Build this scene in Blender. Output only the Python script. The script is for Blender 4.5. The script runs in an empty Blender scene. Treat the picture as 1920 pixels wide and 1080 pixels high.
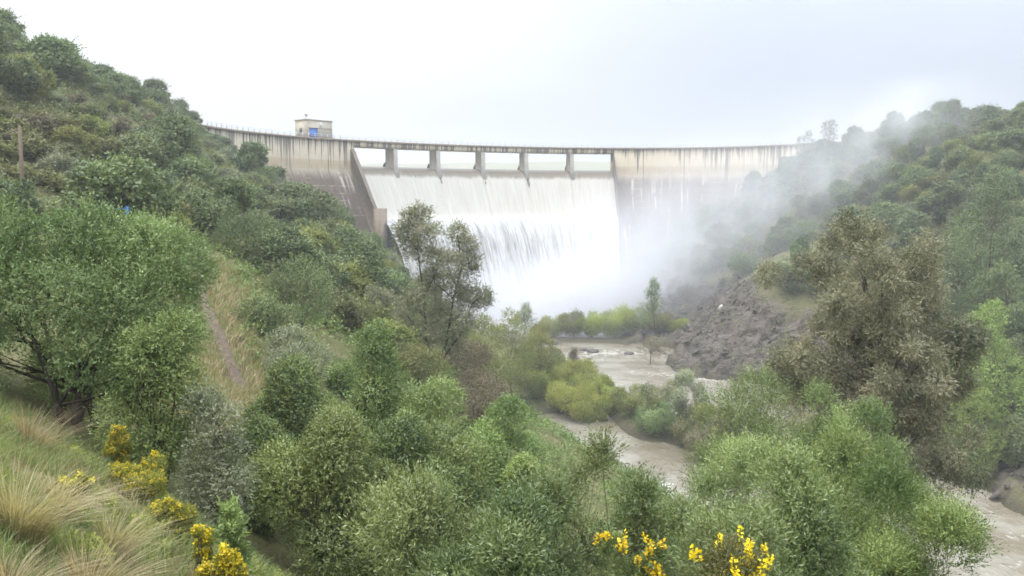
import bpy, math, random
import numpy as np
from mathutils import Vector

# ------------------------------------------------------------------ basics
SC = bpy.context.scene
COL = SC.collection
F = 1663.0                      # focal length in pixels of the 1920 wide photograph
PITCH = math.atan(150.0 / F)    # the horizon lies 150 px above the middle
RIVER = -34.0                   # the camera is the origin, heights are relative to it
POOL = 12.7
R0 = np.random.default_rng(7)
random.seed(7)


def ray(px, py):
    a, b = (px - 960) / F, -(py - 540) / F
    c, s = math.cos(PITCH), math.sin(PITCH)
    return np.array([a, c + b * s, -s + b * c])


def at(px, py, Y):
    d = ray(px, py)
    return d * (Y / d[1])


def to_px(x, y, z):
    c, s = math.cos(PITCH), math.sin(PITCH)
    fw = y * c - z * s
    up = y * s + z * c
    return 960 + F * x / fw, 540 - F * up / fw


def tag(o, label=None, cat=None, group=None, kind=None):
    if label: o['label'] = label
    if cat: o['category'] = cat
    if group: o['group'] = group
    if kind: o['kind'] = kind
    return o


def link_mesh(name, me, mat=None, parent=None):
    o = bpy.data.objects.new(name, me)
    COL.objects.link(o)
    if mat and not me.materials: me.materials.append(mat)
    if parent: o.parent = parent
    return o


def np_mesh(name, verts, faces, mat=None, tint=None, smooth=False, uv=None, vattr=None):
    """faces: list of (M,k) int arrays."""
    me = bpy.data.meshes.new(name)
    verts = np.asarray(verts, np.float32)
    faces = [np.asarray(f, np.int32) for f in faces if len(f)]
    nl = sum(f.size for f in faces); nf = sum(len(f) for f in faces)
    me.vertices.add(len(verts)); me.loops.add(nl); me.polygons.add(nf)
    me.vertices.foreach_set('co', verts.ravel())
    me.loops.foreach_set('vertex_index', np.concatenate([f.ravel() for f in faces]))
    tot = np.concatenate([np.full(len(f), f.shape[1], np.int32) for f in faces])
    st = np.concatenate([[0], np.cumsum(tot)[:-1]]).astype(np.int32)
    me.polygons.foreach_set('loop_start', st)
    me.polygons.foreach_set('loop_total', tot)
    if smooth: me.polygons.foreach_set('use_smooth', np.ones(nf, bool))
    me.update(calc_edges=True)
    if tint is not None:
        a = me.attributes.new('tint', 'FLOAT', 'FACE')
        a.data.foreach_set('value', np.asarray(tint, np.float32))
    if uv is not None:      # per vertex
        l = me.uv_layers.new(name='UVMap')
        idx = np.empty(nl, np.int32); me.loops.foreach_get('vertex_index', idx)
        l.data.foreach_set('uv', np.asarray(uv, np.float32)[idx].ravel())
    for k, v in (vattr or {}).items():
        a = me.attributes.new(k, 'FLOAT', 'POINT')
        a.data.foreach_set('value', np.asarray(v, np.float32))
    if mat: me.materials.append(mat)
    return me


class MB:
    """collects simple solids and links them as ONE mesh object"""
    def __init__(s): s.v = []; s.q = []; s.t = []; s.uv = []; s.n = 0
    def add(s, v, q=(), t=(), uv=None):
        v = np.asarray(v, float)
        s.v.append(v); s.uv.append(np.zeros((len(v), 2)) if uv is None else np.asarray(uv, float))
        if len(q): s.q.append(np.asarray(q) + s.n)
        if len(t): s.t.append(np.asarray(t) + s.n)
        s.n += len(v); return s
    def hexa(s, p8):
        return s.add(p8, [(3, 2, 1, 0), (4, 5, 6, 7), (0, 1, 5, 4), (1, 2, 6, 5), (2, 3, 7, 6), (3, 0, 4, 7)])
    def box(s, c, sx, sy, sz, ax=(1, 0), base=True):
        """c centre of the base, ax the direction of its x side in plan"""
        a = np.array([ax[0], ax[1], 0.]) / math.hypot(*ax); b = np.array([-a[1], a[0], 0.]); u = np.array([0, 0, 1.])
        c = np.asarray(c, float); x, y = a * sx / 2, b * sy / 2
        lo = [c - x - y, c + x - y, c + x + y, c - x + y]
        return s.hexa(np.array(lo + [p + u * sz for p in lo]))
    def tube(s, pts, rad, n=6):
        pts = np.asarray(pts, float); rad = np.broadcast_to(np.asarray(rad, float), (len(pts),))
        tg = np.gradient(pts, axis=0); tg /= np.linalg.norm(tg, axis=1)[:, None] + 1e-9
        ref = np.where(np.abs(tg[:, 2:3]) > .9, np.array([[1., 0, 0]]), np.array([[0, 0, 1.]]))
        a = np.cross(tg, ref); a /= np.linalg.norm(a, axis=1)[:, None] + 1e-9
        b = np.cross(tg, a)
        th = np.arange(n) * 2 * math.pi / n
        v = pts[:, None] + rad[:, None, None] * (a[:, None] * np.cos(th)[None, :, None] + b[:, None] * np.sin(th)[None, :, None])
        q = []
        for i in range(len(pts) - 1):
            for k in range(n):
                q.append((i * n + k, i * n + (k + 1) % n, (i + 1) * n + (k + 1) % n, (i + 1) * n + k))
        vv = np.concatenate([v.reshape(-1, 3), pts[-1:] + tg[-1:] * rad[-1], pts[:1]])
        m = len(pts) * n; L = (len(pts) - 1) * n
        t = [(L + k, L + (k + 1) % n, m) for k in range(n)] + [((k + 1) % n, k, m + 1) for k in range(n)]
        return s.add(vv, q, t)
    def build(s, name, mat, parent=None, smooth=False, uv=False):
        me = np_mesh(name, np.concatenate(s.v), ([np.concatenate(s.q)] if s.q else []) + ([np.concatenate(s.t)] if s.t else []),
                     mat, smooth=smooth, uv=np.concatenate(s.uv) if uv else None)
        return link_mesh(name, me, None, parent)


def empty(name, loc):
    o = bpy.data.objects.new(name, None); o.empty_display_size = .3
    COL.objects.link(o); o.location = loc; return o


# ------------------------------------------------------------------ materials
def new_mat(name):
    m = bpy.data.materials.new(name); m.use_nodes = True
    nt = m.node_tree; nt.nodes.clear()
    return m, nt


class N:
    """small node-graph helper"""
    def __init__(s, nt): s.nt = nt
    def n(s, t, **kw):
        x = s.nt.nodes.new(t)
        for k, v in kw.items(): setattr(x, k, v)
        return x
    def set(s, sock, v):
        if isinstance(v, bpy.types.NodeSocket): s.nt.links.new(v, sock)
        elif isinstance(v, bpy.types.Node): s.nt.links.new(v.outputs[0], sock)
        else:
            if sock.type == 'RGBA' and hasattr(v, '__len__') and len(v) == 3: v = (*v, 1)
            sock.default_value = v
    def math(s, op, a, b=0., c=None, clamp=False):
        x = s.n('ShaderNodeMath', operation=op); x.use_clamp = clamp
        s.set(x.inputs[0], a); s.set(x.inputs[1], b)
        if c is not None: s.set(x.inputs[2], c)
        return x.outputs[0]
    def vmath(s, op, a, b=(0, 0, 0), out=0):
        x = s.n('ShaderNodeVectorMath', operation=op)
        s.set(x.inputs[0], a); s.set(x.inputs[1], b)
        return x.outputs[out]
    def mix(s, f, a, b, blend='MIX'):
        x = s.n('ShaderNodeMix', data_type='RGBA', blend_type=blend)
        s.set(x.inputs[0], f); s.set(x.inputs[6], a); s.set(x.inputs[7], b)
        return x.outputs[2]
    def noise(s, vec, scale, detail=3., rough=.55, dist=0.):
        x = s.n('ShaderNodeTexNoise'); s.set(x.inputs['Vector'], vec)
        x.inputs['Scale'].default_value = scale; x.inputs['Detail'].default_value = detail
        x.inputs['Roughness'].default_value = rough; x.inputs['Distortion'].default_value = dist
        return x.outputs[0]
    def ramp(s, v, lo, hi, a=0., b=1.):
        x = s.n('ShaderNodeMapRange'); x.interpolation_type = 'SMOOTHSTEP'
        s.set(x.inputs[0], v); s.set(x.inputs[1], lo); s.set(x.inputs[2], hi); s.set(x.inputs[3], a); s.set(x.inputs[4], b)
        return x.outputs[0]
    def attr(s, name):
        x = s.n('ShaderNodeAttribute'); x.attribute_name = name; return x.outputs['Fac']
    def pos(s): return s.n('ShaderNodeNewGeometry').outputs['Position']
    def scale(s, vec, v):
        x = s.n('ShaderNodeMapping'); s.set(x.inputs['Vector'], vec); x.inputs['Scale'].default_value = v
        return x.outputs[0]
    def out(s, shader, vol=False):
        o = s.n('ShaderNodeOutputMaterial'); s.set(o.inputs['Volume' if vol else 'Surface'], shader)
    def bsdf(s, col, rough=.8, spec=.3, normal=None):
        b = s.n('ShaderNodeBsdfPrincipled'); s.set(b.inputs['Base Color'], col); s.set(b.inputs['Roughness'], rough)
        b.inputs['Specular IOR Level'].default_value = spec
        if normal is not None: s.set(b.inputs['Normal'], normal)
        return b.outputs[0]
    def bump(s, h, strength=.5, dist=.1):
        b = s.n('ShaderNodeBump'); s.set(b.inputs['Height'], h); b.inputs['Strength'].default_value = strength
        b.inputs['Distance'].default_value = dist; return b.outputs[0]


LEAF_GAIN = 1.5


def leaf_mat(name, dark, light, transl=.26, gloss=.02, jitter=.12):
    m, nt = new_mat(name); g = N(nt)
    t = g.attr('tint')
    K = (LEAF_GAIN * 1.02, LEAF_GAIN, LEAF_GAIN * .82)
    c = g.mix(t, tuple(min(.9, x * k) for x, k in zip(dark, K)), tuple(min(.9, x * k) for x, k in zip(light, K)))
    oi = g.n('ShaderNodeObjectInfo').outputs['Random']
    hs = g.n('ShaderNodeHueSaturation'); g.set(hs.inputs['Color'], c)
    g.set(hs.inputs['Hue'], g.math('MULTIPLY_ADD', oi, .034, .474))
    g.set(hs.inputs['Value'], g.math('MULTIPLY_ADD', oi, jitter * 2, 1 - jitter))
    c = hs.outputs[0]
    d = g.n('ShaderNodeBsdfDiffuse'); g.set(d.inputs[0], c)
    tr = g.n('ShaderNodeBsdfTranslucent'); g.set(tr.inputs[0], g.mix(1., c, (1.15, 1.2, .75), 'MULTIPLY'))
    mx = g.n('ShaderNodeMixShader'); mx.inputs[0].default_value = transl
    g.set(mx.inputs[1], d.outputs[0]); g.set(mx.inputs[2], tr.outputs[0])
    gl = g.n('ShaderNodeBsdfGlossy'); gl.inputs['Roughness'].default_value = .45; g.set(gl.inputs[0], (.9, .95, 1.))
    m2 = g.n('ShaderNodeMixShader'); m2.inputs[0].default_value = gloss
    g.set(m2.inputs[1], mx.outputs[0]); g.set(m2.inputs[2], gl.outputs[0])
    g.out(m2.outputs[0]); return m


def plain_mat(name, col, rough=.7, spec=.3, var=.15, scale=3.):
    m, nt = new_mat(name); g = N(nt)
    f = g.noise(g.pos(), scale, 4)
    c = g.mix(f, tuple(x * (1 - var) for x in col), tuple(min(1, x * (1 + var)) for x in col))
    g.out(g.bsdf(c, rough, spec)); return m


LM = {
    'olive':   leaf_mat('olive_leaf', (.046, .078, .026), (.190, .238, .100)),
    'olive2':  leaf_mat('pale_olive_leaf', (.058, .092, .038), (.205, .262, .135)),
    'glossy':  leaf_mat('glossy_leaf', (.036, .066, .018), (.190, .245, .090), gloss=.045, jitter=.06),
    'oleander': leaf_mat('oleander_leaf', (.048, .078, .030), (.198, .238, .112), gloss=.035),
    'willow':  leaf_mat('willow_leaf', (.105, .135, .030), (.260, .300, .085), .4),
    'willow2': leaf_mat('dull_willow_leaf', (.090, .108, .034), (.215, .230, .095), .38),
    'bright':  leaf_mat('bright_leaf', (.095, .150, .045), (.230, .310, .115), .4),
    'eucal':   leaf_mat('eucalyptus_leaf', (.084, .094, .066), (.240, .242, .182), .25),
    'eucal2':  leaf_mat('rusty_eucalyptus_leaf', (.068, .078, .052), (.255, .250, .185), .25),
    'oak':     leaf_mat('oak_leaf', (.036, .060, .026), (.145, .185, .082), .22, .04, .2),
    'oak2':    leaf_mat('pale_oak_leaf', (.048, .068, .028), (.165, .188, .086), .25, .04, .2),
    'pine':    leaf_mat('pine_needle', (.038, .062, .030), (.140, .180, .090), .2, .03, .18),
    'scrub':   leaf_mat('scrub_leaf', (.064, .078, .030), (.180, .186, .086), .25, .03, .2),
    'silver':  leaf_mat('silver_leaf', (.105, .125, .092), (.260, .285, .220), .25),
    'brown':   leaf_mat('brown_twig_leaf', (.076, .068, .050), (.168, .152, .112), .2),
    'grass':   leaf_mat('green_grass_blade', (.075, .105, .040), (.205, .245, .115), .35, .03),
    'straw':   leaf_mat('straw_blade', (.125, .098, .062), (.370, .320, .235), .3, .03),
    'broom':   leaf_mat('broom_leaf', (.110, .135, .035), (.270, .280, .070), .3),
    'flower':  leaf_mat('yellow_petal', (.430, .310, .012), (.580, .470, .030), .3, .02),
    'flower2': leaf_mat('lime_yellow_petal', (.330, .300, .016), (.520, .460, .035), .3, .02),
}
BARK = plain_mat('grey_bark', (.115, .095, .075), .9, .15, .4, 6)
BARK2 = plain_mat('dark_bark', (.055, .045, .035), .9, .15, .4, 6)

# ------------------------------------------------------------------ terrain
ST = {
 -40: [(-200, 45), (-80, 25), (-30, 6), (-8, -.5), (0, -1.7), (10, -7), (40, -22), (65, -35.5), (100, -35.5), (125, -28), (200, 10), (240, 20)],
 0: [(-200, 45), (-120, 28), (-60, 14), (-25, 2), (-10, -.5), (-4, -1.2), (0, -1.8), (4, -4.5), (10, -9), (20, -14.5), (40, -26), (50, -33), (56, -35.5), (85, -35.5), (95, -30), (150, 5), (200, 20)],
 8: [(-200, 45), (-120, 28), (-60, 15), (-25, 2.5), (-12, -.9), (-8, -1.6), (-5, -3.2), (-2.5, -5.3), (0, -7.1), (5, -9.5), (12, -13), (22, -18.5), (35, -27), (44, -33.5), (50, -35.5), (80, -35.5), (90, -30), (150, 5), (200, 20)],
 14: [(-200, 45), (-120, 30), (-60, 16), (-25, 3.0), (-14, -1.2), (-9.2, -2.9), (-7.3, -3.85), (-4.9, -5.55), (-3.1, -7.2), (-1, -9.2), (3, -10.5), (10, -14), (20, -19), (35, -28), (42, -33.5), (48, -35.5), (80, -35.5), (90, -30), (150, 5), (200, 20)],
 20: [(-200, 45), (-120, 30), (-60, 16), (-30, 3), (-20, -1), (-14, -3.2), (-9.7, -5.5), (-6, -8.2), (-2, -10.6), (3, -12), (12, -16), (25, -22), (36, -29), (42, -33.5), (48, -35.5), (78, -35.5), (88, -30), (145, 5), (200, 20)],
 40: [(-200, 45), (-120, 30), (-70, 20), (-45, 8), (-32, -1.2), (-26, -1.6), (-22, -2.6), (-15, -6), (-10, -9.5), (-5, -12), (0, -14.5), (10, -19), (22, -25), (34, -30), (41, -33.8), (46, -35.5), (75, -35.5), (82, -30), (140, 5), (200, 20)],
 65: [(-200, 40), (-130, 30), (-85, 22), (-60, 9), (-46, 1), (-40, -1.8), (-28, -2.0), (-23, -3.4), (-19, -5.5), (-14, -8), (-8, -12), (0, -17), (10, -22), (22, -28), (32, -32.5), (38, -34.3), (42, -35.5), (70, -35.5), (76, -31), (90, -22), (130, 0), (200, 20)],
 80: [(-200, 36), (-120, 29), (-85, 23), (-60, 13), (-46, 5), (-36, -.5), (-28, -1.8), (-22, -5), (-16, -9), (-8, -14), (0, -18), (10, -24), (22, -31), (28, -34), (33, -35.5), (64, -35.5), (70, -31), (85, -22), (125, 0), (180, 20)],
 100: [(-200, 34), (-120, 29), (-85, 25), (-58, 15), (-44, 6), (-36, .5), (-30, -1.7), (-24, -5), (-17, -9), (-8, -17), (4, -26), (12, -32), (16, -34.5), (20, -35.5), (54, -35.5), (58, -33), (63, -30), (80, -17), (100, -5), (130, 12), (160, 17)],
 115: [(-200, 34), (-120, 30), (-80, 25), (-66, 20.5), (-50, 10.5), (-43, 4.5), (-36, .3), (-28, -4), (-19, -10), (-9, -18), (0, -29), (3, -33.5), (5, -35.5), (23, -35.5), (27, -33.2), (36, -33.2), (40, -35.5), (54, -35.5), (57, -33.3), (63, -29.5), (75, -19), (95, -4), (120, 12), (150, 17)],
 135: [(-200, 32), (-120, 28), (-76, 22), (-68, 20.5), (-52, 11), (-44, 5), (-35, 0), (-27, -5), (-20, -10), (-13, -25), (-11, -31), (-9, -34), (-7, -35.5), (15, -35.5), (18, -33), (30, -32.8), (34, -35.5), (52, -35.5), (55, -33), (62, -27), (75, -16), (90, -2), (110, 9), (140, 16.5)],
 150: [(-200, 30), (-100, 25), (-75, 21), (-66, 18.5), (-53, 9.5), (-46, 5), (-36, -.5), (-30, -4), (-23, -9), (-14, -22), (-5, -32), (5, -33.2), (20, -33), (25, -33.4), (28, -35.5), (50, -35.5), (53, -33), (58, -29), (70, -20), (86, -8), (110, 8), (140, 16.5)],
 170: [(-200, 30), (-100, 25), (-79, 22), (-72, 19), (-60, 11), (-50, 5), (-42, 0), (-34, -5), (-24, -11), (-15, -22), (-6, -31), (10, -33.1), (17, -33.2), (19.5, -35.5), (47, -35.5), (50, -33.3), (58, -27), (70, -18), (85, -7), (100, 3), (120, 10), (140, 16.5)],
 190: [(-200, 30), (-100, 25), (-81, 22), (-72, 17), (-62, 11.5), (-54, 6), (-46, 1), (-38, -5), (-28, -12), (-18, -22), (-6, -31.5), (5, -33.1), (12, -33.2), (15, -35.5), (32, -35.5), (35, -33.4), (42, -29), (55, -18), (62, -13), (72, -10), (85, 0), (100, 12), (115, 16), (140, 18)],
 210: [(-200, 30), (-100, 25), (-84, 22), (-74, 17), (-65, 11), (-58, 6.5), (-50, 1), (-43, -5.5), (-32, -12), (-20, -23), (-8, -32), (0, -33), (5, -33.1), (8.5, -35.5), (38, -35.5), (41, -33.2), (48, -27), (58, -17), (65, -12.5), (75, -9), (88, 2), (100, 13), (118, 16.5), (140, 18)],
 226: [(-200, 30), (-100, 25), (-86, 21), (-76, 16.5), (-68, 11), (-61, 5), (-55, 0), (-48, -6), (-38, -13), (-24, -23), (-12, -31.5), (-4, -33.1), (2, -34.2), (8, -33.2), (42, -33.1), (47, -30.5), (55, -20), (65, -12), (75, -8), (88, 5), (100, 17), (118, 20), (140, 20)],
 240: [(-200, 30), (-110, 25), (-86, 20), (-74, 14), (-66, 7.5), (-60, 3), (-54, -2), (-48, -8), (-38, -15), (-24, -25), (-12, -32), (-6, -34), (-3, -35.5), (26, -35.5), (30, -33), (40, -26), (50, -19.5), (62, -12), (75, -5), (88, 7), (100, 18), (115, 21), (140, 21)],
 260: [(-200, 30), (-110, 25), (-86, 19), (-70, 9), (-62, 3), (-53, -6), (-41, -14.5), (-30, -24), (-18, -31), (-14, -34), (-12, -35.5), (26, -35.5), (29, -33), (38, -27), (50, -18), (60, -9), (75, 0), (90, 12), (100, 16.5), (120, 17), (140, 18)],
 290: [(-200, 28), (-110, 22), (-80, 14), (-62, 0), (-45, -13), (-30, -30), (-24, -35.5), (26, -35.5), (33, -25), (51, -8), (75, 3), (92, 15), (110, 17), (140, 18)],
 330: [(-200, 26), (-120, 18), (-90, 8), (-70, 0), (-60, -5), (80, -5), (100, 8), (130, 18), (200, 20)],
}
GX = np.arange(-200, 241, 1.0); GY = np.arange(-40, 331, 1.0)
_ys = np.array(sorted(ST))
_rows = np.array([np.interp(GX, *zip(*ST[y])) for y in _ys])
GZ = np.empty((len(GY), len(GX)))
for j in range(len(GX)): GZ[:, j] = np.interp(GY, _ys, _rows[:, j])


def blur(a, k, ax):
    p = [(0, 0), (0, 0)]; p[ax] = (k, k)
    b = np.pad(a, p, mode='edge'); s = np.zeros_like(a)
    for i in range(2 * k + 1):
        sl = [slice(None)] * 2; sl[ax] = slice(i, i + a.shape[ax]); s += b[tuple(sl)]
    return s / (2 * k + 1)


_b = blur(blur(blur(blur(GZ, 2, 0), 1, 1), 2, 0), 1, 1)
GZ = np.where(GY[:, None] < 26, .7 * GZ + .3 * _b, _b)


def vnoise(x, y, seed=0):
    """smooth value noise"""
    x = np.asarray(x, float); y = np.asarray(y, float)
    xi = np.floor(x).astype(np.int64); yi = np.floor(y).astype(np.int64); fx = x - xi; fy = y - yi
    fx = fx * fx * (3 - 2 * fx); fy = fy * fy * (3 - 2 * fy)
    def h(a, b):
        n = (a * 374761393 + b * 668265263 + seed * 974711) & 0x7fffffff
        n = ((n ^ (n >> 13)) * 1274126177) & 0x7fffffff
        return ((n ^ (n >> 16)) & 0xffff) / 65535.0
    return (h(xi, yi) * (1 - fx) + h(xi + 1, yi) * fx) * (1 - fy) + (h(xi, yi + 1) * (1 - fx) + h(xi + 1, yi + 1) * fx) * fy


def fbm(x, y, seed=0, oct=4):
    s = 0; a = .5
    for o in range(oct):
        s = s + a * (vnoise(x * 2 ** o, y * 2 ** o, seed + o) - .5) * 2; a *= .5
    return s


def base_h(x, y):
    x = np.asarray(x, float); y = np.asarray(y, float)
    cx = np.clip(x - GX[0], 0, len(GX) - 1.001); cy = np.clip(y - GY[0], 0, len(GY) - 1.001)
    i = cx.astype(int); j = cy.astype(int); fx = cx - i; fy = cy - j
    z = (GZ[j, i] * (1 - fx) + GZ[j, i + 1] * fx) * (1 - fy) + (GZ[j + 1, i] * (1 - fx) + GZ[j + 1, i + 1] * fx) * fy
    far = np.interp(y, [330, 600, 900, 1500, 4000], [0, .6, 1, 1, 1])
    basin = np.interp(np.abs(x - 40), [0, 250, 420, 900], [-5, -5, 25, 45])
    ridge = np.interp(y, [330, 900, 1500, 4000], [-5, 0, 76, 60]) + 9 * fbm(x / 240., y / 300., 5)
    zf = np.where(y > 900, ridge, basin)
    t = np.clip((y - 900) / 300, 0, 1); zf = basin * (1 - t) + ridge * t
    z = np.where(y > 330, z * (1 - far) + zf * far, z)
    return z


def rockness(x, y):
    z = base_h(x, y)
    a = np.clip((x - 27) / 5, 0, 1) * np.clip((y - 95) / 10, 0, 1) * np.clip((285 - y) / 10, 0, 1)
    top = np.interp(y, [95, 130, 165, 190, 215, 240, 260], [-25, -25, -22, -17, -16, -18, -24]) + 3 * fbm(x / 9., y / 9., 3)
    return a * np.clip((top - z) / 3, 0, 1) * np.clip((z + 34.6) / .5, 0, 1)


def ground_h(x, y):
    z = base_h(x, y)
    near = np.clip(np.hypot(x, y) / 6, 0, 1)
    z = z + near * (.45 * fbm(x / 7., y / 7., 11) + .12 * fbm(x / 1.6, y / 1.6, 12))
    r = rockness(x, y)
    u = (x * .75 + y * .66); w = (-x * .66 + y * .75)
    z = z + r * (6.0 * np.abs(fbm(u / 9., w / 3.6, 21)) + 2.6 * np.abs(fbm(u / 3.4, w / 1.6, 22)) - 1.2)
    return z


def gz(x, y): return float(ground_h(np.array([x]), np.array([y]))[0])


xs = np.concatenate([-200 - np.geomspace(5, 3800, 26)[::-1], np.arange(-200, -60, 2.), np.arange(-60, 130, .8), np.arange(130, 241, 2.5), 240 + np.geomspace(5, 3800, 26)])
ysv = np.concatenate([np.array([-3000, -1200, -500, -200, -100, -60, -40, -20]), np.arange(-10, 30, .5), np.arange(30, 290, .8), np.arange(290, 340, 4.), np.arange(345, 1000, 40.), np.arange(1000, 1800, 20.), np.geomspace(1800, 4500, 12)])
XX, YY = np.meshgrid(xs, ysv)
ZZ = ground_h(XX, YY)
nx, ny = len(xs), len(ysv)
ii = (np.arange(ny - 1)[:, None] * nx + np.arange(nx - 1)[None]).ravel()
gf = np.stack([ii, ii + 1, ii + nx + 1, ii + nx], 1)
rock_a = rockness(XX, YY)


def seg_dist(x, y, pts):
    d = np.full(np.shape(x), 1e9)
    for (ax, ay), (bx, by) in zip(pts[:-1], pts[1:]):
        vx, vy = bx - ax, by - ay
        t = np.clip(((x - ax) * vx + (y - ay) * vy) / (vx * vx + vy * vy), 0, 1)
        d = np.minimum(d, np.hypot(x - ax - t * vx, y - ay - t * vy))
    return d


PATH = [(-23, 66), (-20.2, 57), (-17.6, 50), (-14.6, 44), (-12.2, 39)]
soil_a = np.clip(1 - (seg_dist(XX, YY, PATH) - .5) / .6, 0, 1)
soil_a = np.maximum(soil_a, np.clip(1 - (seg_dist(XX, YY, [(-60, 40), (-36, 52), (-34, 66), (-33, 82), (-34, 100)]) - 2) / 1.5, 0, 1))
dry_a = np.clip(1 - (seg_dist(XX, YY, [(-21, 60), (-17.5, 49), (-12.6, 37), (-9.5, 29)]) - 1.6) / 2.5, 0, 1)
dry_a = np.maximum(dry_a, np.clip((fbm(XX / 14., YY / 14., 31) - .12) * 4, 0, 1) * (XX < -20) * .8)
bare_a = np.clip((fbm(XX / 9., YY / 9., 41) - .2) * 5, 0, 1) * (XX < -24) * (YY > 60)
bank_a = np.clip(1 - (ZZ + 33.6) / 1.0, 0, 1)


def ground_mat():
    m, nt = new_mat('hillside_ground'); g = N(nt)
    p = g.pos()
    n1 = g.noise(p, .35, 5, .6); n2 = g.noise(p, 2.5, 5, .65); n3 = g.noise(p, 9., 3, .6)
    grass = g.mix(n2, (.085, .100, .034), (.185, .180, .075))
    dry = g.mix(n2, (.22, .17, .09), (.36, .29, .17))
    soil = g.mix(n2, (.105, .078, .060), (.195, .145, .112))
    mp = g.n('ShaderNodeMapping'); g.set(mp.inputs['Vector'], p); mp.inputs['Rotation'].default_value = (.5, .2, .7); mp.inputs['Scale'].default_value = (.35, 1.1, 1.3)
    strata = g.noise(mp.outputs[0], .55, 6, .72, .8)
    rk = g.mix(g.ramp(strata, .40, .60), (.045, .036, .029), g.mix(n2, (.125, .105, .090), (.245, .215, .180)))
    rk = g.mix(g.ramp(g.noise(p, .16, 3), .5, .68), rk, g.mix(n3, (.110, .090, .074), (.190, .155, .125)))
    c = g.mix(g.ramp(n1, .45, .7), grass, g.mix(.5, grass, dry))
    c = g.mix(g.math('MULTIPLY', g.attr('dry'), g.ramp(n2, .25, .6), clamp=True), c, dry)
    c = g.mix(g.math('MULTIPLY', g.attr('bare'), g.ramp(n2, .3, .55), clamp=True), c, soil)
    c = g.mix(g.math('MULTIPLY', g.attr('soil'), g.ramp(g.math('ADD', n3, n1), .62, 1.0), clamp=True), c, soil)
    moss = g.ramp(g.noise(p, .5, 4), .56, .66)
    c = g.mix(g.attr('rock'), c, g.mix(g.math('MULTIPLY', moss, .55), rk, (.12, .12, .05)))
    c = g.mix(g.math('MULTIPLY', g.attr('bank'), .8), c, (.06, .05, .04))
    g.out(g.bsdf(c, .92, .15, g.bump(g.math('ADD', g.math('ADD', n2, g.math('MULTIPLY', n3, .5)), g.math('MULTIPLY', g.attr('rock'), g.math('MULTIPLY', strata, 5.))), .8, .4)))
    return m


gm = np_mesh('ground', np.stack([XX.ravel(), YY.ravel(), ZZ.ravel()], 1), [gf], ground_mat(), smooth=True,
             vattr={'rock': rock_a.ravel(), 'soil': soil_a.ravel(), 'dry': dry_a.ravel(), 'bare': bare_a.ravel(), 'bank': bank_a.ravel()})
tag(link_mesh('ground', gm), kind='structure')

# ------------------------------------------------------------------ water
def water_mat(name, c1, c2, foam_lo, foam_hi, foam_max=1.):
    m, nt = new_mat(name); g = N(nt)
    p = g.pos(); v = g.scale(p, (1, .55, 1))
    n1 = g.noise(v, .5, 5, .65, .6); n2 = g.noise(v, 2.2, 4, .6, .4); n3 = g.noise(p, .12, 3)
    rap = g.attr('rapid')
    fo = g.math('MULTIPLY_ADD', n2, .45, g.math('MULTIPLY', n1, .6))
    fm = g.math('MULTIPLY', g.ramp(g.math('MULTIPLY_ADD', rap, .36, fo), foam_lo, foam_hi), foam_max)
    c = g.mix(g.ramp(n3, .35, .65), c1, c2)
    c = g.mix(fm, c, (.62, .61, .57))
    h = g.math('ADD', n1, g.math('MULTIPLY', n2, .35))
    b = g.n('ShaderNodeBump'); g.set(b.inputs['Height'], h); b.inputs['Distance'].default_value = .6; b.inputs['Strength'].default_value = .6
    g.out(g.bsdf(c, g.math('MULTIPLY_ADD', fm, .5, .16), .5, b.outputs[0])); return m


wx = np.concatenate([np.arange(-45, 100, .9)]); wy = np.concatenate([np.arange(-40, 60, 3.), np.arange(60, 300, .9)])
WX, WY = np.meshgrid(wx, wy)
rapid = np.clip(1 - np.abs(WY - 206) / 14, 0, 1) * np.clip(1 - np.abs(WX - 22) / 26, 0, 1) * .62
rapid = np.maximum(rapid, np.clip((WY - 236) / 20, 0, 1))
rapid = np.maximum(rapid, np.clip(1 - seg_dist(WX, WY, [(2, 138), (9, 126), (13, 112), (19, 104)]) / 5.5, 0, 1) * .62)
rapid = np.maximum(rapid, np.clip(1 - seg_dist(WX, WY, [(28, 182), (40, 174)]) / 6, 0, 1) * .5)
rapid = np.maximum(rapid, .22 * (WX > 40) * (WY < 120))
WZ = RIVER + .10 * fbm(WX / 2.2, WY / 3.2, 51) + rapid * .35 * fbm(WX / 1.5, WY / 1.9, 52) + np.clip((WY - 215) / 20, 0, 1) * .3
nwx, nwy = len(wx), len(wy)
ii = (np.arange(nwy - 1)[:, None] * nwx + np.arange(nwx - 1)[None]).ravel()
me = np_mesh('river_water', np.stack([WX.ravel(), WY.ravel(), WZ.ravel()], 1), [np.stack([ii, ii + 1, ii + nwx + 1, ii + nwx], 1)],
             water_mat('muddy_river', (.185, .155, .108), (.285, .265, .212), .61, 1.0), smooth=True, vattr={'rapid': rapid.ravel()})
tag(link_mesh('river_water', me), kind='structure')
b = MB(); b.add([(-700, 262, POOL), (800, 262, POOL), (800, 1500, POOL), (-700, 1500, POOL)], [(0, 1, 2, 3)])

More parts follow.
